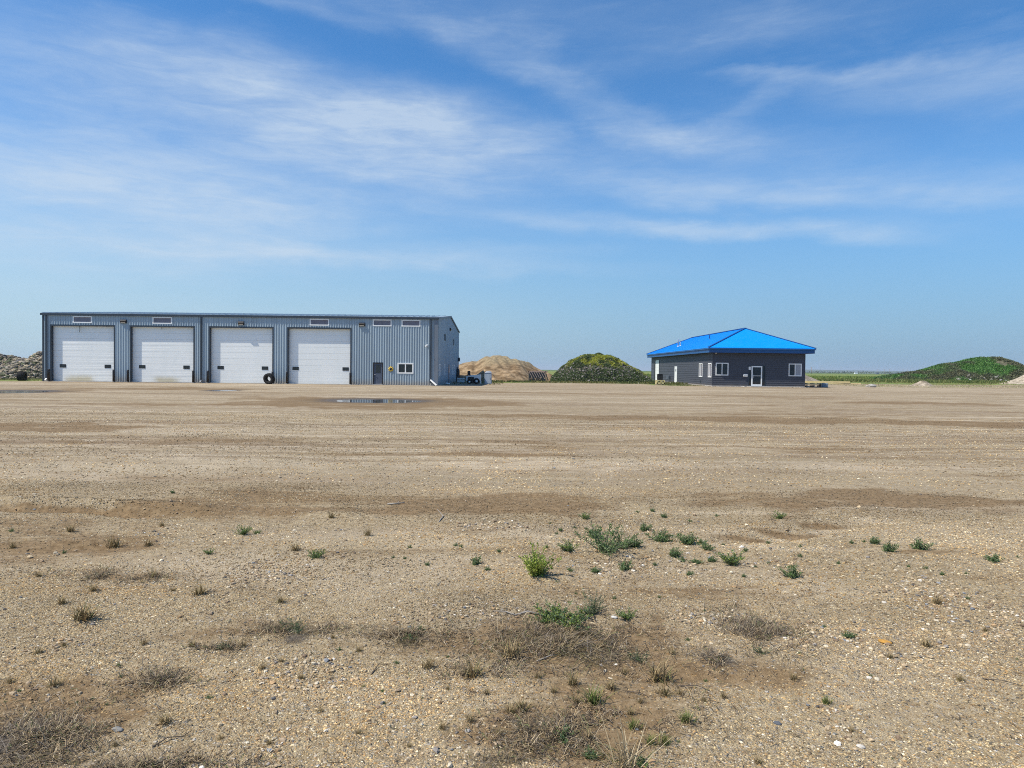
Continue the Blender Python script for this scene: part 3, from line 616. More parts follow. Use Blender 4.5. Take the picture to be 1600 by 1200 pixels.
# yellow star ornament on the wall
p_ = P(610.6, 576.3, 67.93); mb = MB(); vs = []; n = 16
for k in range(n):
    r = .30 if k % 2 == 0 else .20; t = 2*math.pi*k/n; vs.append((r*math.cos(t), 0, r*math.sin(t)))
for k in range(n):
    t = 2*math.pi*k/n; vs.append((.12*math.cos(t), -.05, .12*math.sin(t)))
fs = [(k, (k+1) % n, n+(k+1) % n, n+k) for k in range(n)]; mb.add(vs, fs); mb.add([(v[0], .02, v[2]) for v in vs[:n]], [tuple(range(n-1, -1, -1))])
E = empty('wall_ornament', (p_.x, 67.93, p_.z)); tag(E, 'small yellow sunburst ornament hanging between walk door and double window', 'ornament')
mb.build('rays', M['yellow'], E); q = MB(); q.lathe([(0, .06), (.10, .055), (.125, .02)], 14, M=Matrix.Rotation(math.pi/2, 4, 'X').to_3x3()); q.build('centre', M['black'], E, True)
# ---------------------------------------------------------------- bollards
def bollard():
    r = empty('bollard'); MB().lathe([(0, -.05), (.105, -.05), (.105, 1.10), (.095, 1.16), (.06, 1.20), (0, 1.215)], 16).build('post', M['black'], r, True)
    MB().lathe([(.105, 0), (.135, .0), (.135, .035), (.106, .045)], 16).build('collar', M['concrete'], r, True); return r
def copytree(o, parent=None):
    c = o.copy(); C.objects.link(c)
    if parent: c.parent = parent
    for ch in list(o.children): copytree(ch, c)
    return c
proto = bollard(); nms = ['left of the first overhead door from the left', 'right of the first overhead door from the left', 'left of the second overhead door from the left', 'right of the second overhead door from the left',
     'left of the third overhead door from the left', 'behind the big tyre, right of the third overhead door', 'left of the fourth overhead door, nearest the tyre on its right', 'right of the fourth overhead door, nearest the walk door']
for k, px in enumerate((76.2, 177.6, 199.8, 302, 324.6, 425.9, 448.2, 547.6)):
    o = proto if k == 0 else copytree(proto); o.location = (P(px, 590, 67.6).x, 67.6, 0)
    tag(o, 'black pipe bollard '+nms[k], 'bollard', 'bollards guarding the overhead doors')
# ---------------------------------------------------------------- big tyres
def tyre(name, loc, R, wdt, rz, tilt, label, hub=False):
    r = empty(name, loc, rz); r.rotation_euler = (math.radians(90)+tilt, 0, rz)
    h = wdt/2; prof = [(R*.44, -h*.7), (R*.50, -h*.95), (R*.78, -h*1.05), (R*.93, -h*.98), (R*.97, -h*.8), (R*.985, 0), (R*.97, h*.8), (R*.93, h*.98), (R*.78, h*1.05), (R*.50, h*.95), (R*.44, h*.7), (R*.47, 0)]
    MB().lathe(prof, 48, closed=True).build('carcass', M['rubber'], r, True)
    mb = MB()
    for k in range(30):
        t = 2*math.pi*k/30
        for s in (-1, 1):
            t2 = t+s*.05; p0 = Vector((R*math.cos(t2), R*math.sin(t2), s*.02)); p1 = Vector((R*.97*math.cos(t2+.13), R*.97*math.sin(t2+.13), s*h*.98)); mb.bar(p0, p1, R*.055, R*.07)
    mb.build('tread', M['rubber'], r)
    return tag(r, label, 'tyre')
g = G(422, 600.4)
tyre('tractor_tyre', (P(420.5, 595, 66.9).x, 66.9, .50), .52, .42, math.radians(-12), math.radians(8), 'large worn black tyre standing on edge against the third overhead door')
tyre('old_tyre', (P(34.5, 590, 69.5).x, 69.5, .43), .47, .62, math.radians(-78), 0, 'wide dark tyre standing at the foot of the rock pile on the left')
# ---------------------------------------------------------------- charcoal office with a blue hip roof
BY0, BY1 = 78.0, 112.0; BX0, BX1 = 21.97, 32.12; WT = 3.72; FT = 4.25; FB = 3.72
B = empty('office_building'); tag(B, 'dark charcoal sided office with a bright blue metal hip roof', 'office')
def frB(u, o, z): return (u, BY0-o, z)
def frL(u, o, z): return (BX0-o, u, z)
def bu(px): return P(px, 580, BY0).x
def yl(px): return BX0*F/(px-800)
wz = (1.23, 2.62); wa = (bu(1118), bu(1138)); wb = (bu(1232), bu(1252.4)); en = (bu(1168.8), bu(1196.5)); eh = 2.38
ops = [(wa[0]+.03, wa[1]-.03, wz[0]+.03, wz[1]-.03), (wb[0]+.03, wb[1]-.03, wz[0]+.03, wz[1]-.03), (en[0], en[1], 0, eh)]
mb = MB()
for r in rects(BX0, BX1, .12, WT, ops): lap(mb, *r, frB)
mb.build('front_wall', M['siding'], B)
lwin = [(yl(1097.6), yl(1092.2)), (yl(1111.6), yl(1106.4))]; ldoor = (yl(1057.8), yl(1054.2)); lgar = (yl(1029.6), yl(1023.4))
ops = [(a+.03, b-.03, 1.03, 2.56) for a, b in lwin]+[(ldoor[0], ldoor[1], 0, 2.3), (lgar[0], lgar[1], 0, 3.3)]
mb = MB()
for r in rects(BY0, BY1, .12, WT, ops): lap(mb, *r, frL)
mb.build('side_wall', M['siding'], B)
mb = MB(); lap(mb, BY0, BY1, .12, WT, lambda u, o, z: (BX1+o, u, z)); lap(mb, BX0, BX1, .12, WT, lambda u, o, z: (u, BY1+o, z)); mb.build('rear_walls', M['siding'], B)
MB().box(BX0-.04, BX1+.04, BY0-.045, BY1+.04, -.3, .12).build('foundation', M['concrete'], B)
for xx, yy in ((BX0-.03, BY0-.03), (BX1-.05, BY0-.03), (BX0-.03, BY1-.05)):
    MB().box(xx, xx+.09, yy, yy+.09, .12, WT).build('corner_board', M['siding'], B)
ol, orr, of_ = .58, .78, .66; X0, X1, Y0, Y1 = BX0-ol, BX1+orr, BY0-of_, BY1+.66; xr = 27.06; RZ = 6.66
yr0 = Y0+(xr-X0)-.15; yr1 = Y1-(xr-X0)
mb = MB()
th = .05
def slab(pts, mb=mb):
    n = len(pts); vs = [Vector(p) for p in pts]+[Vector(p)+Vector((0, 0, th)) for p in pts]
    mb.add(vs, [tuple(range(n-1, -1, -1)), tuple(range(n, 2*n))]+[(k, (k+1) % n, n+(k+1) % n, n+k) for k in range(n)])
e = .10; zz = FT-.03
c4 = [(X0-e, Y0-e, zz), (X1+e, Y0-e, zz), (X1+e, Y1+e, zz), (X0-e, Y1+e, zz)]; r0, r1 = (xr, yr0, RZ), (xr, yr1, RZ)
slab([c4[0], c4[1], r0]); slab([c4[1], c4[2], r1, r0]); slab([c4[2], c4[3], r1]); slab([c4[3], c4[0], r0, r1])
def seam(a, b): mb.bar((a[0], a[1], a[2]+th+.004), (b[0], b[1], b[2]+th+.004), .04, .02)
k = X0+.3
while k < X1:     # ribs run up each slope
    t = (k-(X0-e))/(xr-(X0-e)) if k < xr else (X1+e-k)/(X1+e-xr); seam((k, Y0-e, zz), (k, (Y0-e)+(yr0-(Y0-e))*t, zz+(RZ-zz)*t)); k += .41
k = Y0+.3
while k < Y1:
    t = min(1, (k-Y0)/(yr0-Y0), (Y1-k)/(Y1-yr1))
    seam((X0-e, k, zz), (X0-e+(xr-X0+e)*t, k, zz+(RZ-zz)*t)); seam((X1+e, k, zz), (X1+e-(X1+e-xr)*t, k, zz+(RZ-zz)*t)); k += .41
mb.build('roof', M['roofb'], B)
mb = MB()
for c_, r_ in ((c4[0], r0), (c4[1], r0), (c4[2], r1), (c4[3], r1)): mb.bar((c_[0], c_[1], c_[2]+.09), (r_[0], r_[1], r_[2]+.09), .22, .06)
mb.bar((xr, yr0-.1, RZ+.09), (xr, yr1+.1, RZ+.09), .3, .07); mb.build('roof_cap', M['hip'], B)
mb = MB(); mb.box(X0, X1, Y0, Y0+.05, FB, FT-.035); mb.box(X0, X0+.05, Y0+.05, Y1, FB, FT-.035); mb.box(X1-.05, X1, Y0+.05, Y1, FB, FT-.035); mb.box(X0+.05, X1-.05, Y1-.05, Y1, FB, FT-.035); mb.build('fascia', M['hip'], B)
mb = MB(); mb.box(X0-.10, X1+.10, Y0-.11, Y0-.004, FT-.17, FT-.045); mb.box(X0-.10, X0-.004, Y0, Y1, FT-.17, FT-.045); mb.build('eave_gutter', M['hip'], B)
MB().box(X0+.05, X1-.05, Y0+.05, Y1-.05, FB+.01, FB+.04).build('soffit', M['siding'], B)
window(B, frB, *wa, *wz, n=2, fw=.10); window(B, frB, *wb, *wz, n=2, fw=.10, glasses=[M['glass'], M['curtain']])
for a, b in lwin: window(B, frL, a, b, 1.0, 2.58, n=2, fw=.10, glass=M['glass_grey'])
d = MB().box(BX0-.02, BX0+.05, ldoor[0]+.06, ldoor[1]-.06, .1, 2.24).build('side_door', M['white'], B)
q = MB(); q.box(BX0-.05, BX0+.08, ldoor[0], ldoor[0]+.08, .08, 2.3); q.box(BX0-.05, BX0+.08, ldoor[1]-.08, ldoor[1], .08, 2.3); q.box(BX0-.052, BX0+.08, ldoor[0]+.08, ldoor[1]-.08, 2.24, 2.3); q.build('door_frame', M['white'], d)
MB().box(BX0-.028, BX0-.02, ldoor[0]+.45, ldoor[1]-.45, 1.6, 1.95).build('door_window', M['glass'], d)
q = MB()
for j in range(6): q.box(BX0+.02, BX0+.07, lgar[0]+.05, lgar[1]-.05, .1+j*.53, .1+j*.53+.52)
g_ = q.build('garage_door', M['white'], B)
q = MB(); q.box(BX0-.045, BX0+.1, lgar[1]-.06, lgar[1]+.5, .1, 3.3); q.box(BX0-.045, BX0+.1, lgar[0]-.06, lgar[0]+.05, .1, 3.3); q.box(BX0-.04, BX0+.1, lgar[0]-.06, lgar[1]+.5, 3.3, 3.36); q.build('door_frame', M['black'], g_)
# glazed entrance: sidelights either side of a white framed glass door
ea, eb = bu(1174), bu(1190.7)
q = MB()
for a, b in ((en[0], en[0]+.09), (en[1]-.09, en[1])): q.box(a, b, BY0-.04, BY0+.1, .1, eh)
q.box(en[0]+.09, en[1]-.09, BY0-.04, BY0+.1, eh-.08, eh); q.box(en[0]+.09, ea-.01, BY0-.035, BY0+.1, .1, .2); q.box(eb+.01, en[1]-.09, BY0-.035, BY0+.1, .1, .2)
ent = q.build('entrance_frame', M['trim'], B)
for a, b in ((en[0]+.09, ea), (eb, en[1]-.09)): MB().box(a, b, BY0+.02, BY0+.04, .2, eh-.08).build('sidelight', M['glass'], ent)
q = MB(); z1 = 2.30
q.box(ea, ea+.13, BY0-.06, BY0+.03, .12, z1); q.box(eb-.13, eb, BY0-.06, BY0+.03, .12, z1); q.box(ea+.13, eb-.13, BY0-.06, BY0+.03, z1-.13, z1); q.box(ea+.13, eb-.13, BY0-.06, BY0+.03, .12, .30); q.box(ea+.13, eb-.13, BY0-.05, BY0+.02, 1.2, 1.25)
gd = q.build('glass_door', M['white'], B)
MB().box(ea+.12, eb-.12, BY0-.02, BY0+.0, .29, z1-.12).build('pane', M['glass'], gd)
MB().tube([(ea+.17, BY0-.05, 1.0), (ea+.17, BY0-.12, 1.03), (ea+.17, BY0-.12, 1.35), (ea+.17, BY0-.05, 1.38)], .018, 8).build('handle', M['galv'], gd)
MB().box(en[0]-.1, en[1]+.1, BY0-1.2, BY0-.05, -.1, .09).build('doorstep', M['concrete'], B)
p_ = P(1171.2, 575.5, BY0); MB().box(p_.x-.11, p_.x+.11, BY0-.045, BY0+.015, p_.z-.18, p_.z+.18).build('notice', M['white'], ent)
p_ = P(1164.3, 586.5, BY0); q = MB(); q.bevbox(p_.x-.23, p_.x+.23, BY0-.16, BY0-.02, p_.z-.13, p_.z+.13, .02); mbx = q.build('mailbox', M['white'], B)
MB().box(p_.x-.19, p_.x+.19, BY0-.166, BY0-.15, p_.z-.01, p_.z+.03).build('mail_slot', M['trim_mid'], mbx)
p_ = P(1116, 551.8, BY0-.3); MB().lathe([(0, .0), (.09, 0), (.12, -.06), (0, -.16)], 12, c=(BX0+.3, BY0-.3, FB+.008)).build('soffit_lamp', M['galv'], B, True)
# side wall meters and roof pipes
def roofz(x, y): return zz+(RZ-zz)*min((x-(X0-e))/(xr-(X0-e)), 1)
def vent(px, top, bot, r, mt):
    # a pipe on the left slope: find where the sight line meets the roof at its foot
    for k in range(400):
        Y = 80+k*.08; p = P(px, bot, Y)
        if p.x < xr and p.z <= roofz(p.x, Y)+.03 and p.x > X0: break
    h = (bot-top)*Y/F; q = MB(); q.lathe([(0, -.3), (r, -.3), (r, h), (r*.9, h+.02), (0, h+.02)], 14, c=(p.x, Y, p.z)); q.lathe([(r*1.9, -.05), (r*1.9, .02), (r*1.1, .12)], 14, c=(p.x, Y, p.z)); q.build('roof_vent', M[mt], B, True)
vent(1059.9, 529.5, 541.5, .10, 'galv'); vent(1063.2, 535.5, 540.5, .08, 'galv'); vent(1108.6, 522.5, 530, .06, 'hip')
q = MB(); u = yl(1047); q.box(BX0-.45, BX0-.12, u-.25, u+.2, .55, 1.0); q.tube([(BX0-.3, u, .55), (BX0-.3, u, -.1)], .03, 8); q.tube([(BX0-.3, u-.3, -.1), (BX0-.3, u-.3, 1.25), (BX0-.02, u-.3, 1.3)], .03, 8); q.build('gas_meter', M['trim_mid'], B)
q = MB(); u = yl(1095); q.box(BX0-.06, BX0-.02, u-.1, u+.1, .35, .6); q.build('outlet_cover', M['trim'], B)
# ---------------------------------------------------------------- things round the office
g = G(1031.5, 601.5); Y = 84.0; xx = P(1031, 598, Y).x
K = empty('timber_skid', (xx, Y, 0)); tag(K, 'yellow timber skid block on the grass beside the office side wall', 'skid')
q = MB()
for k in range(4): q.box(-.5, .5, -.42+k*.22, -.26+k*.22, .50, .56)
for sx_ in (-.45, 0, .39): q.box(sx_, sx_+.12, -.42, .4, .08, .50)
q.box(-.5, .5, -.42, -.38, .12, .30); q.build('deck', M['timber_new'], K)
q = MB(); q.box(-.5, .5, -.45, .42, -.04, .08); q.build('runner', M['timber'], K)
q = MB(); q.bevbox(-.29, .29, -.29, .29, .57, 1.22, .04); q.box(-.32, .32, -.32, .32, 1.22, 1.29); o = q.build('storage_bin', M['black']); o.location = (xx, Y, 0); tag(o, 'black square bin sitting on top of the yellow timber skid', 'bin')
xx = P(1287, 603, 80.5).x
q = MB(); q.bevbox(-.36, .36, -.4, .4, 0, .50, .06); o = q.build('concrete_block', M['greyblock']); o.location = (xx, 80.5, -.02); tag(o, 'blue-grey block on the gravel right of the office corner', 'block')
xa = P(1258, 600, 80.2).x; K = empty('pallet_stack', (xa, 80.3, 0)); tag(K, 'low stack of timber pallets against the right corner of the office', 'pallets')
for lv in range(3):
    q = MB(); zb = lv*.16
    for k in range(6): q.box(0, 1.75, -.5+k*.19, -.38+k*.19, zb+.11, zb+.135)
    for k in (0, .8, 1.62): q.box(k, k+.12, -.5, .57, zb+.02, zb+.11)
    q.build('pallet', M['timber_red' if lv < 2 else 'timber_new'], K)
a = P(1256, 597.2, 104); b = P(1345, 599.2, 103)
K = empty('timber_bundle', (0, 0, 0)); tag(K, 'long pale yellow timber beams lying on the ground behind the office', 'timber')
for j, (dy, dz, l0, l1) in enumerate(((0, .12, 0, 1), (.3, .12, .05, .93), (.12, .33, 0, .80))):
    p0 = Vector((a.x+(b.x-a.x)*l0, 104+dy, dz)); p1 = Vector((a.x+(b.x-a.x)*l1, 103+dy, dz)); MB().bar(p0, p1, .24, .20).build('beam', M['timber_new'], K)
p_ = G(1363, 601.5); rockpts = [(p_.x-1.0+.28*k+.1*random.random(), 84.5+.3*random.random()) for k in range(7)]
# ---------------------------------------------------------------- things behind the workshop corner
def bx(px, Y): return P(px, 595, Y).x
Y = 77.5; xa, xb = bx(728.5, Y), bx(751.5, Y)
K = empty('yard_machine', ((xa+xb)/2, Y, 0)); tag(K, 'small white bodied machine with black wheels parked beside the workshop end wall', 'machine')
w = (xb-xa)/2
q = MB(); q.add([(-w, -.5, .35), (w, -.5, .35), (w, .5, .35), (-w, .5, .35), (-w, -.5, .80), (-w*.4, -.5, .95), (w, -.5, 1.05), (w, .5, 1.05), (-w*.4, .5, .95), (-w, .5, .80)],
      [(3, 2, 1, 0), (0, 1, 6, 5, 4), (2, 3, 9, 8, 7), (4, 5, 8, 9), (5, 6, 7, 8), (1, 2, 7, 6), (3, 0, 4, 9)]); q.box(w-.06, w+.02, -.5, .5, .02, .35)
q.build('body', M['white'], K)
q = MB(); q.bevbox(-w*.75, w*.12, -.72, -.52, .12, .78, .05); q.box(-w*.9, w*.7, -.6, .5, .18, .36); q.build('engine', M['black'], K)
q = MB(); q.bevbox(-w*.95, -w*.35, -.3, .15, .92, 1.02, .03); q.bevbox(-w*.85, -w*.45, .05, .15, 1.0, 1.42, .03); q.build('seat', M['black'], K)
for xw, rr in ((w*.45, .33), (-w*.5, .26)):
    RX = Matrix.Rotation(math.pi/2, 4, 'X').to_3x3()
    o = MB().lathe([(rr*.5, -.1), (rr*.9, -.12), (rr, -.06), (rr, .06), (rr*.9, .12), (rr*.5, .1)], 24, c=(xw, -.75, rr), M=RX, closed=True).build('wheel', M['rubber'], K, True)
    MB().lathe([(0, .07), (rr*.3, .07), (rr*.5, .03), (rr*.5, -.03)], 16, c=(xw, -.75, rr), M=RX).build('hub', M['white'], o, True)
xa, xb = bx(757.3, Y), bx(768, Y); K = empty('metal_cabinet', ((xa+xb)/2, Y, 0)); tag(K, 'pale blue-grey metal cabinet with a rounded top, standing alone right of the white machine', 'cabinet'); w = (xb-xa)/2
q = MB(); q.bevbox(-w, w, -.35, .35, 0, 1.22, .05); q.build('body', M['cab'], K)
q = MB(); q.add([(-w-.02, -.38, 1.22), (w+.02, -.38, 1.22), (w+.02, .38, 1.22), (-w-.02, .38, 1.22), (-w*.6, -.3, 1.40), (w*.6, -.3, 1.44), (w*.6, .3, 1.44), (-w*.6, .3, 1.40)], [(0, 1, 5, 4), (1, 2, 6, 5), (2, 3, 7, 6), (3, 0, 4, 7), (4, 5, 6, 7), (3, 2, 1, 0)]); q.build('lid', M['galv'], K)
q = MB(); q.box(-w*.85, w*.85, -.365, -.35, .08, 1.1); q.box(w*.55, w*.65, -.39, -.365, .55, .75); q.build('door', M['cab'], K)
Y = 84; K = empty('crate', (bx(720.5, Y), Y, 0)); tag(K, 'open slatted timber crate between the workshop and the white machine', 'crate')
q = MB()
for k in range(3): q.box(-.45, .45, -.42, -.38, .05+k*.2, .16+k*.2); q.box(-.45, .45, .38, .42, .05+k*.2, .16+k*.2)
q.build('slats', M['white'], K); q = MB()
for a in (-.45, .4):
    for b in (-.38, .33): q.box(a, a+.05, b, b+.05, 0, .65)
q.box(-.45, .45, -.38, .38, .02, .05); q.build('frame', M['timber'], K)
Y = 91; K = empty('gas_cylinder', (bx(715.0, Y), Y, 0)); tag(K, 'tall dark gas cylinder standing against the far end of the workshop wall', 'cylinder')
MB().lathe([(0, 0), (.24, 0), (.26, .05), (.26, 1.35), (.20, 1.55), (.07, 1.66), (.05, 1.70), (0, 1.7)], 18).build('body', M['black'], K, True); MB().lathe([(.03, 1.68), (.11, 1.70), (.11, 1.86), (.03, 1.88)], 14).build('valve_cap', M['trim_mid'], K, True)
for k, (px, r, lab) in enumerate(((698.3, .17, 'left of the two white sacks on the ground by the workshop side door'), (701.2, .14, 'right of the two white sacks on the ground by the workshop side door'))):
    v = IV*np.array([r*1.2, r, r*.75])*(1+.12*RS.rand(12, 1)); o = npmesh('sack', v, IF, M['white'], smooth=True); o.modifiers.new('s', 'SUBSURF').levels = 2; o.modifiers['s'].render_levels = 2; o.location = (P(px, 597, 73.5).x, 73.5, r*.55); tag(o, lab, 'sack')
# timber rack with slanted slats
Y = 93.5; xa, xb = bx(825, Y), bx(857, Y); K = empty('timber_rack', (xa, Y, 0)); tag(K, 'weathered timber rack with slanting slats between the sand pile and the green mound', 'rack'); w = xb-xa
q = MB()
for px_ in (.05, w*.84): q.bar((px_, -.5, 0), (px_+.02, -.5, 1.42), .12)
q.bar((w-.02, -.3, 0), (w*.84, -.3, 1.4), .12); q.build('post', M['timber'], K)
q = MB(); q.bar((0, -.5, 1.38), (w*.95, -.5, 1.42), .12, .12); q.bar((0, .5, 1.38), (w*.95, .5, 1.42), .12, .12); q.build('rail', M['timber_red'], K)
for k in range(7):
    xx = .12+k*w*.115; MB().bar((xx, -.56, 1.36), (xx+.42, -.62, .60), .17, .06).build('slat', M['timber_red'], K)
q = MB()
for k in range(26):
    xx = .1+random.random()*w*.8; z0 = .1+.5*random.random(); q.bar((xx, -.4+.6*random.random(), z0), (xx+.5*(random.random()-.3), -.4+.6*random.random(), z0+.3*(random.random()-.5)), .07, .06)
q.build('scrap_boards', M['timber'], K)
q = MB(); q.box(.02, w*.9, .35, .42, 0, 1.3); q.build('back_boards', M['trim'], K)
# ---------------------------------------------------------------- piles and mounds
def pile(name, pts, Yc, ry, colfn, rough=.10, fr=1.2, power=1.0, xpad=1.5, seed=0, res=.16, ridged=0, lab=None, cat='pile', kind=None, rb=1.0):
    X = []; H = []
    for px, py in pts: p = P(px, py, Yc); X.append(p.x); H.append(max(p.z, 0))
    X = [X[0]-xpad]+X+[X[-1]+xpad] if H[0] > .3 or H[-1] > .3 else X; H = [0 if H[0] < .5 else H[0]*.6]+H+[0 if H[-1] < .5 else H[-1]*.6] if len(X) != len(H) else H
    X = np.array(X); H = np.array(H); hm = H.max()
    def zf(x, y):
        c = np.interp(x, X, H, left=-.3, right=-.3); rr = ry*(.35+.65*np.clip(c/hm, 0, 1)); t = np.abs(y-Yc-.15*ry*fbm(x/3, y*0, seed+5, 2))/rr
        t = np.where(y > Yc, t/rb, t)
        s = np.where(t < 1, (1-t**1.35)**power, (1-t)*.6) if power != 1 else np.where(t < .12, 1-.5*t*t/.12, 1-t+.06)
        n = fbm(x/fr, y/fr, seed, 4, .55)
        if ridged: n = n*.5-ridged*np.abs(fbm(x/fr*1.4+y*.25, y/fr*.35, seed+9, 3))+ridged*.35
        return np.where(c > 0, c*s, -.3)+rough*n*np.clip(c/hm, 0, 1)*sm(-.1, .15, s)-.04
    xs = np.arange(X[0]-.3, X[-1]+.3, res); yv = np.arange(Yc-ry*1.15, Yc+ry*1.15*rb, res*1.1)
    gx, gy = np.meshgrid(xs, yv); gz = np.maximum(zf(gx, gy), -.25)
    i = np.arange(gx.size).reshape(gx.shape); Fq = np.stack([i[:-1, :-1], i[:-1, 1:], i[1:, 1:], i[1:, :-1]], -1).reshape(-1, 4)
    keep = gz.ravel()[Fq].max(1) > -.2; Fq = Fq[keep]
    x, y, z = gx.ravel(), gy.ravel(), gz.ravel(); col = colfn(x, y, z, hm)
    used = np.zeros(len(x), bool); used[Fq.ravel()] = True; rm = np.cumsum(used)-1
    o = npmesh(name, np.stack([x, y, z], 1)[used], rm[Fq], M['earth'], col=col[used], smooth=True)
    tag(o, lab, cat, kind=kind); return o, zf, X, H
def lerpc(t, a, b): return np.array(a)[None]*(1-t[:, None])+np.array(b)[None]*t[:, None]
def sandcol(x, y, z, hm): 
    t = sm(-.4, .4, fbm(x/.8, y/.8+z*2, 91, 4)); c = lerpc(t, (.165, .11, .06), (.325, .235, .14)); k = sm(.55, .95, z/hm+.2*fbm(x/2, y/2, 92, 2)); return c*(1-k[:, None])+np.array((.27, .215, .13))*k[:, None]
_, zsand, _, _ = pile('sand_pile', [(700, 592), (716, 570.5), (728, 566), (738, 562.5), (744, 564), (752, 561), (760, 557.6), (772, 556.6), (790, 557.2), (800, 560), (812, 562.3), (826, 567), (838, 573.5), (848, 578.5), (858, 583), (872, 590)], 101, 8.5, sandcol, rough=.5, fr=1.9, ridged=.9, seed=100, lab='big pile of orange-tan sand behind the workshop')
def mcol(x, y, z, hm):
    t = sm(-.3, .3, fbm(x/.5, y/.5, 93, 3)); return lerpc(t, (.09, .078, .068), (.17, .145, .12))
_, zmnd, MX, MH = pile('earth_mound', [(858, 592), (868, 584), (880, 573), (892, 562), (905, 556), (920, 553.5), (936, 553.2), (950, 556), (966, 563), (982, 572), (998, 580), (1010, 588), (1018, 595)], 99, 6.0, mcol, rough=.50, fr=1.1, power=.8, seed=120, lab='rounded stony earth mound with green weeds on top, between the buildings')
def rcol(x, y, z, hm):
    t = sm(-.3, .3, fbm(x/.7, y/.7, 94, 3)); return lerpc(t, (.20, .16, .11), (.36, .30, .22))
_, zrk, _, _ = pile('rock_pile', [(-160, 560), (-60, 552), (-20, 553), (6, 557), (15, 557.5), (24, 560.5), (34, 562.5), (44, 561.5), (50, 559.5), (57, 554.5), (62, 551.5), (70, 551), (84, 556), (100, 566), (112, 580)], 84, 8.0, rcol, rough=.4, fr=1.0, seed=140, lab='long heap of broken rock left of the workshop')
def hcol(x, y, z, hm):
    t = sm(-.3, .3, fbm(x/2, y/2, 95, 3)); return lerpc(t, (.07, .075, .045), (.13, .12, .08))
_, zhl, _, _ = pile('grassy_hill', [(1385, 588), (1405, 584.5), (1425, 580), (1445, 575.5), (1465, 571.5), (1485, 568), (1505, 564.5), (1520, 562), (1535, 560.3), (1548, 559.6), (1558, 560.8), (1572, 566), (1586, 573.5), (1600, 580), (1625, 588)], 166, 17, hcol, rough=.55, fr=3.5, power=.8, seed=160, res=.4, kind=None, lab='long low hill covered in dark green weeds at the right', cat='mound')
def gcol(x, y, z, hm): return lerpc(sm(-.3, .3, fbm(x/.3, y/.3, 96, 3)), (.30, .25, .18), (.46, .39, .30))
pile('gravel_pile', [(1566, 601), (1580, 594.5), (1600, 585.0), (1640, 570), (1690, 590)], 127, 7.5, gcol, rough=.08, seed=180, res=.2, xpad=.3, lab='tan gravel pile cut off by the right edge, in front of the green hill')
pile('gravel_pile', [(1418, 604), (1428, 599), (1436, 595), (1441, 594), (1447, 595.5), (1454, 600), (1459, 604)], 94, 1.6, lambda x, y, z, h: gcol(x, y, z, h)*.8, rough=.10, fr=.4, seed=181, res=.07, xpad=.2, lab='small lone gravel mound at the yard edge, in front of the field')
pile('gravel_pile', [(1240, 576), (1256, 583.5), (1262, 586.5), (1270, 590), (1280, 595), (1286, 598)], 122, 4.5, lambda x, y, z, h: gcol(x, y, z, h)*.75, rough=.08, seed=182, res=.15, xpad=.2, lab='gravel pile partly hidden behind the right corner of the office')
# rocks on the piles
def surf_rocks(name, zf, x0, x1, y0, y1, n, r0, r1, pal, w, sel, lab, flat=.65):
    x = x0+(x1-x0)*RS.rand(n); y = y0+(y1-y0)*RS.rand(n); z = zf(x, y); k = (z > 0) & (RS.rand(n) < sel(x, y, z)); x, y, z = x[k], y[k], z[k]
    r = r0*(r1/r0)**(RS.rand(len(x))**2.2); o = stones(name, x, y, z, r, pal, w, flat, jit=.28); tag(o, lab, name.replace('_', ' '), kind='stuff')
surf_rocks('broken_rock', zrk, -68, -43, 76, 86, 26000, .05, .27, [(.52, .46, .37), (.34, .29, .22), (.23, .195, .145), (.38, .30, .20), (.13, .12, .11), (.27, .23, .16), (.12, .13, .07)], [5, 16, 25, 12, 18, 24, 16], lambda x, y, z: np.full(len(x), .8), 'grey, tan and white broken rocks covering the heap at left')
surf_rocks('rubble', zmnd, 5, 21, 92, 99, 9000, .05, .17, [(.19, .165, .16), (.26, .23, .225), (.11, .10, .09), (.34, .31, .29)], [9, 6, 14, 1], lambda x, y, z: .5*sm(2.6, 2.0, z+.6*fbm(x/1.5, y/1.5, 97, 2))*sm(.0, .5, z)+.05, 'dull purplish rubble showing on the front of the green mound')
surf_rocks('rubble', zhl, 95, 122, 148, 160, 3000, .12, .42, [(.30, .29, .26), (.22, .20, .16), (.42, .41, .38)], [8, 10, 3], lambda x, y, z: .3*sm(2.8, 1.2, z)*sm(-.1, .4, fbm(x/4, y/4, 98, 2)), 'grey rubble showing low on the green hill')
x = 30+(RS.rand(900)-.5)*70; 
n = 260; x = P(860, 598, 93).x+(P(1010, 598, 93).x-P(860, 598, 93).x)*RS.rand(n); yy = 91.5+1.2*RS.rand(n)
tag(stones('fallen_rock', x, yy, hgt(x, yy), .05+.11*RS.rand(n)**3, [(.62, .58, .52), (.4, .37, .33), (.3, .27, .22)], [4, 6, 6]), 'pale rocks lying along the foot of the green mound', 'rocks', kind='stuff')
n = 120; x = BX0-.2+(BX1-BX0+.6)*RS.rand(n); yy = BY0-.1-.5*RS.rand(n)**2; x2 = BX0-.15-.7*RS.rand(160)**2; y2 = BY0+26*RS.rand(160); x = np.concatenate([x, x2]); yy = np.concatenate([yy, y2])
tag(stones('wall_foot_rubble', x, yy, hgt(x, yy), .03+.09*RS.rand(280)**3, [(.5, .46, .4), (.38, .34, .29), (.26, .23, .2)], [4, 6, 6]), 'small rubble along the foot of the office walls', 'rubble', kind='stuff')
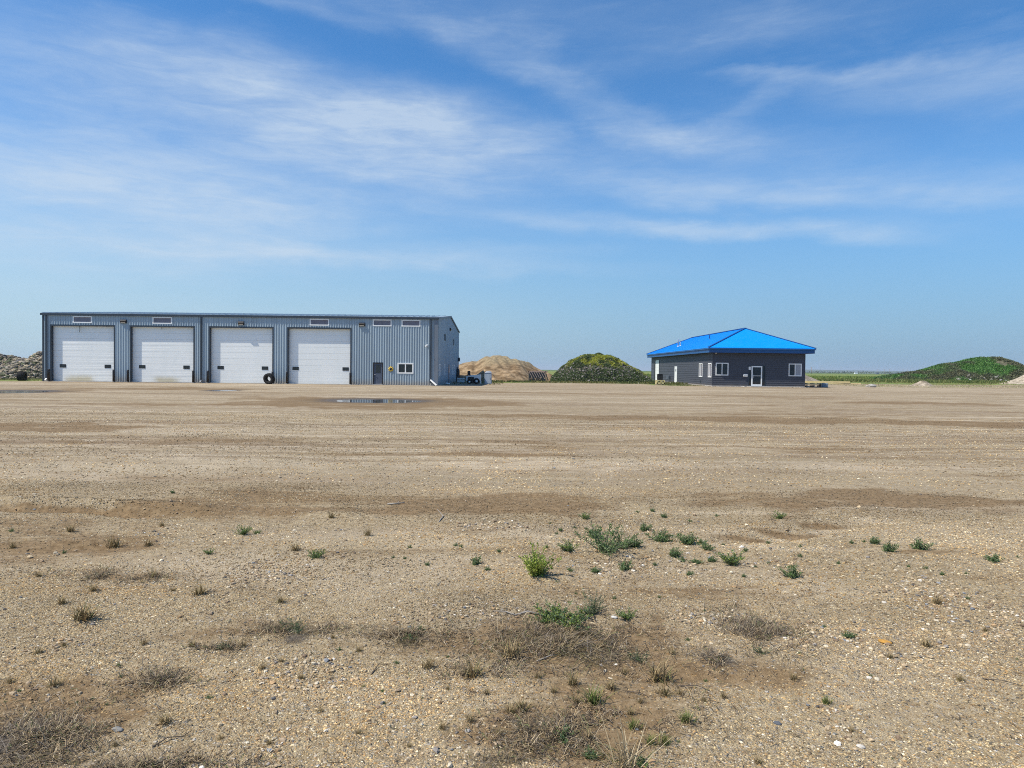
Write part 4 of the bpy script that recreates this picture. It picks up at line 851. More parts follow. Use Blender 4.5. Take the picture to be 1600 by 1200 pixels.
for k, (px, r) in enumerate(((1362, .34), (1367, .26), (1357.5, .2))):
    v = IV*np.array([r*1.2, r, r*.8])*(1+.35*(RS.rand(12, 1)-.5)); o = npmesh('boulder', v, IF, M['concrete']); o.location = (P(px, 602, 84).x, 84+.2*k, r*.45); tag(o, ('largest pale boulder', 'right-hand smaller pale boulder', 'left-hand smallest pale boulder')[k]+' of the three at the end of the yellow beams', 'boulder', 'pale boulders at the yard edge')
# ---------------------------------------------------------------- leaf and blade masses
def leafmass(name, X, Y, Z, size, cols, w, lab, up=.6, mat='leaf', asp=.5):
    n = len(X); d = RS.randn(n, 3); d[:, 2] = np.abs(d[:, 2])*up+.2; d /= np.linalg.norm(d, axis=1)[:, None]
    s = np.cross(d, RS.randn(n, 3)); s /= np.linalg.norm(s, axis=1)[:, None]; c = np.stack([X, Y, Z], 1); sz = (size if np.ndim(size) else np.full(n, size))*(.6+.8*RS.rand(n)); sz = sz[:, None]
    V = np.stack([c, c+d*sz*.5+s*sz*asp*.5, c+d*sz, c+d*sz*.5-s*sz*asp*.5], 1).reshape(-1, 3)
    Fq = np.arange(4*n).reshape(-1, 4); ci = RS.choice(len(cols), n, p=np.array(w)/sum(w)) if w is not None else None
    col = (np.array(cols)[ci] if w is not None else cols)*(.7+.6*RS.rand(n, 1)); o = npmesh(name, V, Fq, M[mat], col=np.repeat(col, 4, 0)); return tag(o, lab, name.replace('_', ' '), kind='stuff')
def on(zf, x0, x1, y0, y1, n, sel):
    x = x0+(x1-x0)*RS.rand(n); y = y0+(y1-y0)*RS.rand(n); z = zf(x, y); k = (z > .0) & (RS.rand(n) < sel(x, y, z)); return x[k], y[k], z[k]
x, y, z = on(zmnd, 4.5, 21, 92, 103, 110000, lambda x, y, z: np.maximum(sm(1.95, 2.4, z+.5*fbm(x/1.6, y/1.6, 97, 2)+1.6*sm(15.5, 18.5, x)), (.35+.55*sm(-.2, .3, fbm(x/1, y/1, 99, 3)))*sm(2.2, 1.2, z)+.5*sm(1.3, .6, z)+.12))
t = sm(-.25, .3, fbm(x/.8, y/.8, 101, 3))*sm(1.6, 2.6, z+1.0*sm(15.5, 18.5, x)); leafmass('mound_weeds', x, y, z-.03, .22, lerpc(t, (.13, .175, .075), (.46, .47, .09)), None, 'green and yellow-green weeds growing over the mound', up=.35)
x, y, z = on(zhl, 78, 130, 147, 176, 190000, lambda x, y, z: sm(-.62, -.25, fbm(x/2.2, y/2.2, 171, 3)+.3*sm(106, 100, x))*.9); t = sm(-.3, .3, fbm(x/4, y/4, 102, 4)+.25*sm(1., 4, z)-.2*sm(105, 112, x)); leafmass('hill_weeds', x, y, z-.05, .40, lerpc(t, (.17, .175, .10), (.14, .28, .075)), None, 'dark green weeds and brush covering the right hill', up=.35)
# grass along the edges of the yard
def strip(name, x0, x1, y0, y1, n, size, ca, cb_, lab, nf=1., thr=-.2, up=2.5):
    x = x0+(x1-x0)*RS.rand(n); y = y0+(y1-y0)*RS.rand(n); k = fbm(x/(3*nf), y/(1.5*nf), 111, 3) > thr; x, y = x[k], y[k]; t = sm(-.3, .3, fbm(x/2, y/2, 112, 3)); leafmass(name, x, y, hgt(x, y)-.02, size, lerpc(t, ca, cb_), None, lab, up=up, asp=.25)
strip('roadside_weeds', -3, 22, 88, 94, 5000, .28, (.07, .11, .03), (.20, .19, .07), 'low green and straw weeds in front of the sand pile and mound')
strip('roadside_weeds', 17.5, 21.7, 79.5, 98, 2600, .16, (.09, .13, .035), (.20, .18, .07), 'weeds along the left side wall of the office')
strip('field_edge_grass', 40, 140, 92, 128, 22000, .16, (.22, .21, .07), (.40, .35, .16), 'straw-coloured and green grass strip at the right end of the yard', thr=.02)
strip('field_edge_grass', 33, 170, 126, 150, 20000, .55, (.12, .16, .045), (.25, .25, .09), 'taller dark grass at the near edge of the field', thr=-.3)
strip('straw_strip', 44, 120, 84, 97, 9000, .14, (.42, .38, .2), (.62, .55, .32), 'dry straw-coloured grass along the edge of the yard', 2, .0)
strip('field_grass', 30, 200, 150, 300, 26000, .6, (.14, .22, .05), (.25, .27, .08), 'green field grass behind the office', 3, -.3)
strip('roadside_weeds', -62, -45.2, 70, 77, 5000, .16, (.10, .12, .04), (.28, .25, .11), 'low weeds at the foot of the rock pile')
strip('roadside_weeds', -7, -1, 74, 90, 1500, .18, (.10, .12, .04), (.25, .22, .10), 'sparse weeds beside the workshop end wall', thr=.05)
# ---------------------------------------------------------------- far country
def hills(name, Y, h, s, col, x0, x1, dep, lab=None):
    xs = np.linspace(x0, x1, 260); yy = np.linspace(Y, Y+dep, 9); gx, gy = np.meshgrid(xs, yy); pr = np.sin(np.clip((gy-Y)/dep, 0, 1)*math.pi)
    gz = (h*(.55+.45*fbm(gx/(dep*1.2), gy*0, s, 4))*pr*sm(x0, x0+(x1-x0)*.12, gx)*sm(x1, x1-(x1-x0)*.1, gx))-1
    i = np.arange(gx.size).reshape(gx.shape); Fq = np.stack([i[:-1, :-1], i[:-1, 1:], i[1:, 1:], i[1:, :-1]], -1).reshape(-1, 4)
    m = nm(name+'_land', col, .95, 0, .1); L(m, mix(m, mr(m, noise(m, coords(m, (.002, .002, .002)), 1, 5), .4, .6), col, tuple(c_*1.4 for c_ in col)), BS(m).inputs['Base Color'])
    return tag(npmesh(name, np.stack([gx.ravel(), gy.ravel(), gz.ravel()], 1), Fq, m, smooth=True), kind='structure')
hills('hills', 9000, 88, 3, (.06, .085, .05), 2600, 14000, 2600)
hills('hills', 5200, 18, 4, (.07, .09, .05), 1000, 7000, 900)
def upole(px, top, Y, lab):
    p = P(px, 580, Y); h = P(px, top, Y).z; K = empty('utility_pole', (p.x, Y, 0)); tag(K, lab, 'pole', 'far utility poles')
    MB().tube([(0, 0, -.5), (0, 0, h)], [.28, .2], 8).build('pole', M['timber'], K, True); MB().box(-1.3, 1.3, -.12, .12, h-1.2, h-.9).build('crossarm', M['timber'], K)
for q in ((1268, 573.5, 900, 'nearest utility pole, just right of the office in the field'), (1371.5, 577, 1500, 'left-most of the far cluster of poles on the horizon'), (1382, 577, 1700, 'second far pole from the left of the horizon cluster'), (1390, 577, 1650, 'third far pole from the left of the horizon cluster'), (1411, 577, 1650, 'far pole just left of where the green hill begins'), (1418, 577.5, 1800, 'last far pole before the green hill hides the horizon')): upole(*q)
p = P(1337.5, 582, 1500); K = empty('farm_building', (p.x, 1500, 0)); tag(K, 'tiny white farm building on the horizon right of the office', 'building')
MB().box(-3.2, 3.2, -3, 3, -.5, 3).build('walls', M['white'], K); MB().add([(-3.5, -3.3, 3), (3.5, -3.3, 3), (3.5, 3.3, 3), (-3.5, 3.3, 3), (-3.5, 0, 4.8), (3.5, 0, 4.8)], [(0, 1, 5, 4), (2, 3, 4, 5), (0, 4, 3), (1, 2, 5), (3, 2, 1, 0)]).build('roof', M['galv'], K)
p = P(1370.5, 580, 1500); o = MB().box(-2.5, 2.5, -2.5, 2.5, -.5, 3.2).box(-2.8, 2.8, -2.8, 2.8, 3.2, 3.6).build('shed', M['trim_mid']); o.location = (p.x, 1500, 0); tag(o, 'tiny dark shed on the horizon among the far poles', 'shed')
n = 5000; x = 800+1400*RS.rand(n); y = 2000+300*RS.rand(n); k = fbm(x/60, y*0, 121, 3) > .05; leafmass('tree_line', x[k], y[k], RS.rand(k.sum())*5, 3.0, [(.04, .07, .03), (.06, .08, .03)], [1, 1], 'thin dark line of trees on the far horizon')
# ---------------------------------------------------------------- foreground plants
def blades(n, ln, spread, cols, droop=.5, w=.0035, base=.02, up=1.0, seg=3):
    """grass tuft: n tapering bent strips; returns V,F,col"""
    a = RS.rand(n)*6.283; lean = spread*RS.rand(n)**.7; l = ln*(.4+.8*RS.rand(n)); b = np.stack([base*RS.randn(n), base*RS.randn(n), np.zeros(n)], 1)
    V = []; dirx = np.stack([np.cos(a), np.sin(a)], 1); side = np.stack([-np.sin(a), np.cos(a), np.zeros(n)], 1)
    p = b.copy(); th_ = lean.copy()
    for s in range(seg+1):
        ww = w*(1-s/seg)**.7*(.7+.6*RS.rand(n)); V += [p-side*ww[:, None]/2, p+side*ww[:, None]/2]
        p = p+np.concatenate([dirx*np.sin(th_)[:, None], np.cos(th_)[:, None]*up], 1)*(l/seg)[:, None]; p[:, 2] = np.maximum(p[:, 2], .002); th_ = th_+droop*(.4+RS.rand(n)); th_ = np.minimum(th_, 1.75)
    V = np.stack(V, 1); k = 2*(seg+1); idx = np.arange(n)[:, None, None]*k; q = np.array([[2*s, 2*s+1, 2*s+3, 2*s+2] for s in range(seg)])[None]
    col = np.array(cols)[RS.randint(len(cols), size=n)]*(.7+.6*RS.rand(n, 1)); return V.reshape(-1, 3), (q+idx).reshape(-1, 4), np.repeat(col, k, 0)
def weed(nst, h, spread, nl, lsz, cols, asp=.3, scol=(.10, .11, .05), flat=1.):
    """branching weed: bent stems carrying many small narrow leaves"""
    Vs = []; Fs = []; Cs = []; o = 0; SV = MB()
    for k in range(nst):
        a = RS.rand()*6.283; le = spread*(RS.rand()**.6); l = h*(.55+.6*RS.rand()); p = np.array([.01*RS.randn(), .01*RS.randn(), 0.]); pts = [p]
        for s in range(6):
            d = np.array([math.cos(a)*math.sin(le), math.sin(a)*math.sin(le), math.cos(le)*flat]); p = p+d*l/6; pts.append(p); le = le*.93 if le > .9 else le; a += .25*RS.randn()
        SV.tube([tuple(q) for q in pts], [.0028*(1-.12*s) for s in range(7)], 4, False); pts = np.array(pts)
        t = RS.rand(nl)**1.05*6; t = np.minimum(t, 5.999); i0 = t.astype(int); f = (t-i0)[:, None]; c = pts[i0]*(1-f)+pts[i0+1]*f
        br = RS.randn(nl, 3)*lsz*.8; c = c+br*(.3+.7*(1-t[:, None]/6)); c[:, 2] = np.abs(c[:, 2])
        d = RS.randn(nl, 3); d[:, 2] = np.abs(d[:, 2])*.9+.25; d /= np.linalg.norm(d, axis=1)[:, None]; s_ = np.cross(d, RS.randn(nl, 3)); s_ /= np.linalg.norm(s_, axis=1)[:, None]; sz = (lsz*(.6+.7*RS.rand(nl)))[:, None]
        V = np.stack([c, c+d*sz*.45+s_*sz*asp*.5, c+d*sz, c+d*sz*.45-s_*sz*asp*.5], 1); Vs.append(V.reshape(-1, 3)); Fs.append(np.arange(4*nl).reshape(-1, 4)+o); o += 4*nl
        Cs.append(np.repeat(np.array(cols)[RS.randint(len(cols), size=nl)]*(.7+.6*RS.rand(nl, 1)), 4, 0))
    return np.concatenate(Vs), np.concatenate(Fs), np.concatenate(Cs), SV
def weed_obj(kind, **kw):
    V, Fq, col, SV = weed(**kw); r = empty(kind); npmesh('foliage', V, Fq, M['leaf'], r, col=col); SV.build('stem', M['leafstem'], r); return r
M['leafstem'] = weathered('plant_stem', (.12, .12, .06), .7, 0, .3, (1, 1, 1), 30)
dg = [(.09, .15, .05), (.13, .21, .07), (.18, .26, .095), (.21, .26, .15)]; yg = [(.30, .38, .06), (.38, .45, .09), (.20, .30, .05), (.46, .48, .14)]; gg = [(.12, .15, .10), (.15, .17, .11), (.08, .13, .06)]
dry = [(.34, .25, .12), (.26, .18, .085), (.40, .31, .17), (.20, .15, .08), (.17, .16, .06)]; grn = [(.12, .17, .04), (.20, .21, .06), (.30, .25, .11), (.09, .13, .035)]; gy = [(.25, .21, .165), (.17, .14, .105), (.32, .275, .22), (.10, .08, .06)]
PRO = {'dark': [weed_obj('green_weed', nst=n, h=.085, spread=1.2, nl=50, lsz=.014, cols=dg, asp=.4) for n in (14, 20, 11)],
       'yellow': [weed_obj('bushy_weed', nst=34, h=.17, spread=1.0, nl=60, lsz=.016, cols=yg, asp=.45)],
       'sprawl': [weed_obj('sprawling_weed', nst=20, h=.17, spread=1.4, nl=60, lsz=.013, cols=dg, asp=.4, flat=.8)],
       'lite': [weed_obj('light_weed', nst=22, h=.12, spread=1.25, nl=44, lsz=.012, cols=yg[:1]+dg, asp=.45)],
       'grey': [weed_obj('grey_green_weed', nst=20, h=.15, spread=1.35, nl=44, lsz=.011, cols=gg+dg[:2], asp=.4)]}
def tuft_obj(name, parts, mat='straw'):
    Vs, Fs, Cs = [], [], []; o = 0
    for kw in parts:
        V, Fq, c = blades(**kw); Vs.append(V); Fs.append(Fq+o); Cs.append(c); o += len(V)
    return npmesh(name, np.concatenate(Vs), np.concatenate(Fs), M[mat], col=np.concatenate(Cs))
PRO['tuft'] = [tuft_obj('dry_grass_tuft', [dict(n=90, ln=.085, spread=.95, cols=dry, droop=.25, w=.0035, base=.012)]) for k in range(2)]
PRO['gtuft'] = [tuft_obj('green_grass_tuft', [dict(n=110, ln=.085, spread=.75, cols=grn, droop=.22, w=.004, base=.014)])]
PRO['mat'] = [tuft_obj('matted_grass', [dict(n=700, ln=.15, spread=1.5, cols=dry[1:]+gy[:2]+[(.10, .08, .05)]*2, droop=.35, w=.0022, base=.06), dict(n=500, ln=.05, spread=1.5, cols=[(.07, .055, .04), (.12, .09, .06)], droop=.4, w=.002, base=.09)])]
PRO['twiggy'] = [tuft_obj('dead_shrub', [dict(n=900, ln=.13, spread=1.35, cols=gy, droop=.10, w=.0022, base=.055), dict(n=300, ln=.07, spread=1.5, cols=gy, droop=.5, w=.002, base=.09)])]
PRO['straw'] = [tuft_obj('straw_grass', [dict(n=60, ln=.30, spread=.85, cols=[(.5, .42, .27), (.42, .33, .2), (.3, .23, .13)], droop=.12, w=.0042, base=.03), dict(n=130, ln=.10, spread=1.4, cols=dry+grn[:1], droop=.35, w=.0035, base=.07)])]
used = {}; NAT = {}
def place(kind, px, py, wpx, label, cat, group, rz=None, sy=1., sz=1.):
    """wpx: measured width in the photo; natural width of each kind is known"""
    lst = PRO[kind]
    if kind not in NAT:
        m0 = lst[0] if lst[0].type == 'MESH' else [c_ for c_ in lst[0].children if c_.name.startswith('foliage')][0]
        co = np.empty(len(m0.data.vertices)*3, np.float32); m0.data.vertices.foreach_get('co', co); co = co.reshape(-1, 3); NAT[kind] = 2*np.percentile(np.hypot(co[:, 0], co[:, 1]), 86)
    nat = NAT[kind]
    g = G(px, py); s = wpx*g.y/F/nat*(.82 if lst[0].type == 'EMPTY' else 1.); lst = PRO[kind]; k = used.get(kind, 0); used[kind] = k+1; src = lst[k % len(lst)]
    o = src if k < len(lst) else copytree(src)
    o.location = (g.x, g.y, zg(g.x, g.y)-.004); o.scale = (s, s*sy, s*sz); o.rotation_euler = (0, 0, random.random()*6.28 if rz is None else rz); tag(o, label, cat, group); return o
gw = 'green weeds in the foreground gravel'; gt = 'dry grass tufts in the foreground'
LW = [('yellow', 839, 903, 54, 'bright yellow-green bushy weed standing alone, the lightest plant in the middle foreground', 'weed'),
 ('sprawl', 945, 866, 90, 'wide dark green sprawling weed, the largest of the patch right of the bushy yellow-green weed', 'weed'),
 ('sprawl', 968, 857, 60, 'dark green weed overlapping the right side of the large sprawling weed', 'weed'),
 ('dark', 930, 843, 34, 'dark green sprig rising at the back of the large sprawling weed', 'weed'),
 ('dark', 990, 855, 32, 'dark green clump at the right tip of the large sprawling weed', 'weed'),
 ('dark', 1007, 829, 28, 'dark green clump behind and right of the large sprawling weed', 'weed'),
 ('dark', 1034, 846, 42, 'dense dark green clump midway between the two widest green patches', 'weed'),
 ('dark', 1076, 852, 34, 'dark green upright clump at the left head of the right-hand weed cluster', 'weed'),
 ('dark', 1096, 850, 20, 'small dark weed touching the right side of an upright dark clump', 'weed'),
 ('dark', 1104, 860, 24, 'small dark clump just above the right-hand weed cluster centre', 'weed'),
 ('dark', 1054, 870, 30, 'low dark clump at the left end of the right-hand weed cluster', 'weed'),
 ('dark', 1066, 877, 16, 'little dark sprig below the low left clump of the cluster', 'weed'),
 ('dark', 1088, 879, 20, 'little dark clump in the lower middle of the right-hand weed cluster', 'weed'),
 ('dark', 1112, 877, 18, 'little clump right of the cluster middle, beside the pale broad weed', 'weed'),
 ('dark', 1077, 896, 18, 'narrow dark weed, the lowest of the right-hand cluster', 'weed'),
 ('lite', 1144, 881, 44, 'broad lighter green weed at the right end of the middle cluster', 'weed'),
 ('lite', 888, 865, 34, 'thin light green weed left of the large sprawling weed', 'weed'),
 ('dark', 977, 892, 28, 'round dark clump alone below the large sprawling weed', 'weed'),
 ('dark', 930, 897, 20, 'small two-tone weed right of the bushy yellow-green weed', 'weed'),
 ('dark', 891, 896, 15, 'tiny round weed close to the right of the bushy yellow-green weed', 'weed'),
 ('dark', 744, 885, 24, 'dark green weed alone, left of the bushy yellow-green weed', 'weed'),
 ('dark', 762, 894, 13, 'tiny sprig at the lower right of the lone dark weed', 'weed'),
 ('dark', 1237, 901, 38, 'dense dark weed alone below right of the middle cluster', 'weed'),
 ('dark', 1390, 861, 28, 'dark compact weed, biggest of the row at the right', 'weed'),
 ('dark', 1366, 849, 20, 'small weed at the left of the compact dark weed in the right row', 'weed'),
 ('dark', 1438, 857, 36, 'low spreading weed right of the compact dark weed in the right row', 'weed'),
 ('dark', 1553, 876, 28, 'dark green weed nearest the right edge', 'weed'),
 ('lite', 1217, 810, 22, 'pale green weed standing on the mud edge right of centre', 'weed'),
 ('lite', 914, 814, 20, 'light weed at the edge of the brown mud above the large sprawling weed', 'weed'),
 ('dark', 1038, 808, 14, 'small weed above the middle clumps near the brown mud', 'weed'),
 ('lite', 327, 870, 17, 'bright green weed alone in the left gravel', 'weed'),
 ('lite', 380, 835, 26, 'flat yellowish green weed on brown mud left of centre', 'weed'),
 ('lite', 401, 833, 15, 'small green weed just right of the flat yellowish one', 'weed'),
 ('lite', 493, 876, 30, 'thin green weed in pale gravel left of centre', 'weed'),
 ('lite', 868, 968, 60, 'leafy green weed at the right end of the dead branch', 'weed'),
 ('lite', 893, 985, 50, 'loose green weed on the matted dry grass below the dead branch', 'weed'),
 ('lite', 850, 975, 40, 'leafy green weed just right of the tip of the dead branch', 'weed'), ('lite', 905, 970, 44, 'loose leafy weed in the middle of the green growth above the wide brown mat', 'weed'),
 ('grey', 925, 962, 56, 'feathery grey-green weed behind the matted dry grass', 'weed'),
 ('lite', 980, 968, 34, 'fresh green weed right of the feathery grey-green weed', 'weed'),
 ('grey', 998, 1030, 40, 'dark grey-green weed right of the matted dry grass', 'weed'),
 ('grey', 1188, 1022, 30, 'green shoots in the lower right of the dead grey shrub', 'weed'),
 ('dark', 658, 988, 20, 'small fresh green weed left of the matted dry grass', 'weed'),
 ('dark', 639, 1002, 19, 'small fresh green weed, lower of the pair left of the matted dry grass', 'weed'),
 ('dark', 1325, 998, 24, 'small dark weed between the dead grey shrub and the orange stone', 'weed'),
 ('dark', 327, 1088, 14, 'lone small weed in the lower left foreground', 'weed'),
 ('dark', 880, 1160, 40, 'dark green leaves low beside the straw grass at the bottom', 'weed'),
 ('dark', 922, 1185, 28, 'dark leafy weed under the long straw stems at the bottom', 'weed'),
 ('grey', 462, 988, 46, 'dull green flattened weed in the dark streak left of centre', 'weed'),
 ('grey', 352, 1012, 34, 'dull brownish green flattened weed at the left end of the dark streak', 'weed'),
 ('dark', 1003, 1197, 30, 'green weed cut by the bottom edge right of the straw grass', 'weed')]
for k_, a, b, w_, lab, cat in LW: place(k_, a, b, w_, lab, cat, gw, sy=random.uniform(.8, 1.1), sz=random.uniform(.6, .9) if k_ != 'yellow' else .95)
LT = [('mat', 880, 1010, 170, 'wide brown mat of dry grass in the middle foreground'), ('mat', 830, 1000, 100, 'dry grass mat at the left side of the wide brown mat'), ('mat', 930, 1030, 90, 'thin dry grass at the lower right of the wide brown mat'),
 ('twiggy', 1185, 985, 110, 'dead grey twiggy shrub, the biggest dry plant at right'), ('twiggy', 1125, 1028, 60, 'small dead grey shrub left of the big grey shrub'), ('twiggy', 252, 1060, 60, 'grey tangle of dead twigs at lower left'), ('twiggy', 30, 1150, 130, 'large dead grey tangle at the lower left corner'),
 ('mat', 70, 1175, 150, 'large flattened dry grass in the lower left corner'), ('straw', 975, 1200, 130, 'long pale straw stems fanning out at the bottom edge'), ('straw', 205, 1205, 60, 'few pale straw stems at the bottom left edge'), ('mat', 150, 1200, 130, 'dark dry grass along the bottom left edge'),
 ('mat', 640, 1000, 90, 'flattened dry weeds between the dark streak and the wide brown mat'), ('mat', 470, 990, 70, 'dry grass on the dark streak left of centre'), ('twiggy', 465, 1000, 50, 'dead twigs lying along the dark streak left of centre'), ('mat', 850, 1150, 140, 'brown flattened grass around the low dark green leaves at the bottom'), ('mat', 775, 1195, 110, 'brown flattened grass cut by the bottom edge left of centre'),
 ('tuft', 178, 852, 34, 'tall golden dry grass tuft at left on brown mud'), ('tuft', 232, 852, 20, 'low brown grass tuft right of the tall golden tuft'), ('tuft', 253, 820, 14, 'tiny dry tuft above the tall golden tuft'), ('tuft', 462, 861, 22, 'golden dry tuft in pale gravel left of centre'), ('tuft', 130, 970, 46, 'wide golden grass tuft at left'), ('tuft', 97, 946, 24, 'upright golden tuft above the wide golden one at left'),
 ('tuft', 312, 930, 30, 'brown grass tuft in the middle of the left foreground'), ('tuft', 438, 945, 20, 'small dry tuft left of the bottom centre gravel'), ('gtuft', 928, 1100, 40, 'yellow-green grass tuft below the wide brown mat'), ('tuft', 900, 1100, 20, 'thin brown tuft beside the yellow-green grass tuft'), ('gtuft', 990, 1140, 26, 'upright two-tone tuft with tall straws right of centre bottom'),
 ('gtuft', 1072, 1130, 28, 'lone straw and green tuft right of the small tufts at the bottom'), ('gtuft', 1016, 1162, 24, 'dark green grass tuft near the bottom right of centre'), ('gtuft', 1038, 1162, 26, 'dark leaning grass tuft right next to another dark tuft'), ('tuft', 1030, 1062, 50, 'wide brown grass tuft right of the wide brown mat'), ('tuft', 1038, 1086, 30, 'small brown tuft just below the wide brown tuft'),
 ('tuft', 1062, 1085, 16, 'tiny brown tuft right of the wide brown tuft'), ('tuft', 895, 1072, 34, 'reddish brown dry tuft below the wide brown mat'), ('tuft', 955, 1078, 28, 'dry tuft right of the reddish brown tuft'), ('tuft', 738, 1058, 44, 'wide dry tuft left of the wide brown mat'), ('tuft', 800, 1030, 46, 'golden dry tuft touching the left of the wide brown mat'),
 ('tuft', 815, 1110, 30, 'low dry tuft under the golden one, near bottom centre'), ('tuft', 797, 1115, 24, 'low dry tuft left of its near twin at bottom centre'), ('gtuft', 1291, 1098, 20, 'small lone grass tuft at lower right'), ('tuft', 1447, 1012, 22, 'brown tuft right of the orange stone'), ('tuft', 258, 1125, 30, 'dark dry tuft in the lower left foreground'),
 ('tuft', 85, 1064, 26, 'dark dry tuft above the corner tangle at lower left'), ('tuft', 410, 1045, 16, 'small dry tuft in the left of bottom centre'), ('tuft', 440, 1035, 14, 'tiny dry tuft up and right of the small one left of bottom centre'), ('tuft', 225, 1005, 16, 'small orange dry tuft in the left foreground'), ('tuft', 300, 1008, 18, 'small brown tuft at the left end of the dark streak'),
 ('tuft', 920, 1155, 26, 'dry tuft just behind the long pale straw stems'), ('tuft', 985, 1118, 20, 'small dry tuft above the two-tone tuft'), ('tuft', 670, 1045, 30, 'pale dry tuft left of the wide dry tuft'), ('tuft', 60, 1020, 18, 'small dark tuft near the left edge'), ('tuft', 1185, 1190, 20, 'lone dry tuft at the bottom right of centre')]
for k_, a, b, w_, lab in LT: place(k_, a, b, w_, lab, 'dry grass' if 'twig' not in k_ else 'dead shrub', gt, sy=random.uniform(.8, 1.1), sz=.26 if k_ in ('mat', 'twiggy') else .6 if k_ == 'straw' else .85)
# tiny seedlings: nothing tells them apart
sp_ = [(1180, 885), (1200, 880), (1250, 856), (1200, 850), (1165, 862), (1130, 850), (1250, 870), (1330, 850), (1350, 846), (1310, 880), (1162, 900), (1420, 886), (1446, 888), (1472, 898), (1510, 895), (1590, 869), (1023, 883), (855, 862), (860, 824), (876, 832), (870, 840), (898, 828), (917, 828), (938, 826), (996, 800), (1020, 798), (1120, 806), (1078, 814),
       (780, 868), (720, 862), (712, 860), (668, 888), (640, 862), (614, 878), (632, 880), (900, 930), (960, 938), (1030, 935), (870, 914), (1100, 955), (1288, 980), (1250, 1025), (1075, 1000), (1512, 935), (1590, 1030), (1360, 1055), (1103, 1060), (530, 1018), (620, 1040), (700, 1030), (780, 1040), (568, 1075), (598, 1082), (660, 1095), (600, 1100), (190, 1052), (186, 1038),
       (144, 1084), (168, 1092), (142, 1096), (120, 1090), (30, 1072), (8, 1088), (280, 1060), (312, 1060), (100, 864), (18, 830), (270, 772), (1395, 1180), (1060, 1160)]
for a, b in sp_: place('dark', a, b, random.uniform(6, 9.5), 'tiny green seedling, only a few leaves, sprouting from the foreground gravel', 'seedling', 'tiny seedlings')
st_ = [(240, 905), (60, 905), (145, 925), (270, 925), (100, 1010), (380, 1010), (520, 1000), (560, 1020), (700, 1080), (760, 1085), (865, 1085), (1000, 1100), (1100, 1095), (1130, 1085), (940, 1130), (880, 1125), (840, 1060), (975, 1050), (1050, 1020), (470, 1060), (500, 1110), (345, 1150), (420, 1160), (560, 1150), (640, 1170), (690, 1140), (1240, 1060), (1330, 1140), (1500, 1060), (1390, 1030), (518, 808), (575, 840), (110, 828), (20, 858), (1540, 985), (1465, 945), (180, 1160), (310, 1180), (15, 1060), (735, 1130), (780, 1150)]
for a, b in st_: place('tuft', a, b, random.uniform(10, 20), 'small sparse brown grass tuft scattered over the foreground gravel', 'dry grass', 'small scattered dry tufts')
# loose litter: twigs, dead stalks
lit_e = [(*ell(*q[:4]), q[4]) for q in [(880, 1010, 150, 45, 1), (1190, 985, 70, 40, .9), (1130, 1030, 50, 22, .7), (60, 1150, 150, 60, 1), (250, 1060, 70, 22, .8), (460, 985, 90, 14, 1), (350, 1012, 50, 9, .9), (640, 995, 90, 14, .8), (870, 1155, 130, 45, 1), (1000, 1110, 120, 50, .5), (180, 905, 120, 12, .5), (750, 1060, 80, 30, .5), (230, 1190, 200, 20, .8), (1020, 1080, 60, 16, .6)]]
n = 16000; yy = np.sqrt(2.4**2+(9.5**2-2.4**2)*RS.rand(n)); xx = (RS.rand(n)*2-1)*(.78*yy+.4); k = RS.rand(n) < np.clip(.08+.5*sm(.0, .5, fbm(xx/.8, yy/.8, 131, 3))+1.6*field(lit_e, xx, yy), 0, 1); xx, yy = xx[k], yy[k]; n = len(xx)
a = RS.rand(n)*6.283; l = .012+.07*RS.rand(n)**3; d = np.stack([np.cos(a), np.sin(a), .12*RS.randn(n)], 1)*l[:, None]; s = np.stack([-np.sin(a), np.cos(a), np.zeros(n)], 1)*.0012; c0 = np.stack([xx, yy, hgt(xx, yy)+.006], 1); up_ = np.array([0, 0, .0025])
bend = s*RS.randn(n, 1)*6
V = np.stack([c0-s, c0+s, c0+up_, c0+d/2+bend-s, c0+d/2+bend+s, c0+d/2+bend+up_, c0+d], 1).reshape(-1, 3); b7 = 7*np.arange(n)[:, None, None]
Fq = (np.array([[0, 1, 4, 3], [1, 2, 5, 4], [2, 0, 3, 5]])[None]+b7).reshape(-1, 4); Ft = (np.array([[3, 4, 6], [4, 5, 6], [5, 3, 6]])[None]+b7).reshape(-1, 3)
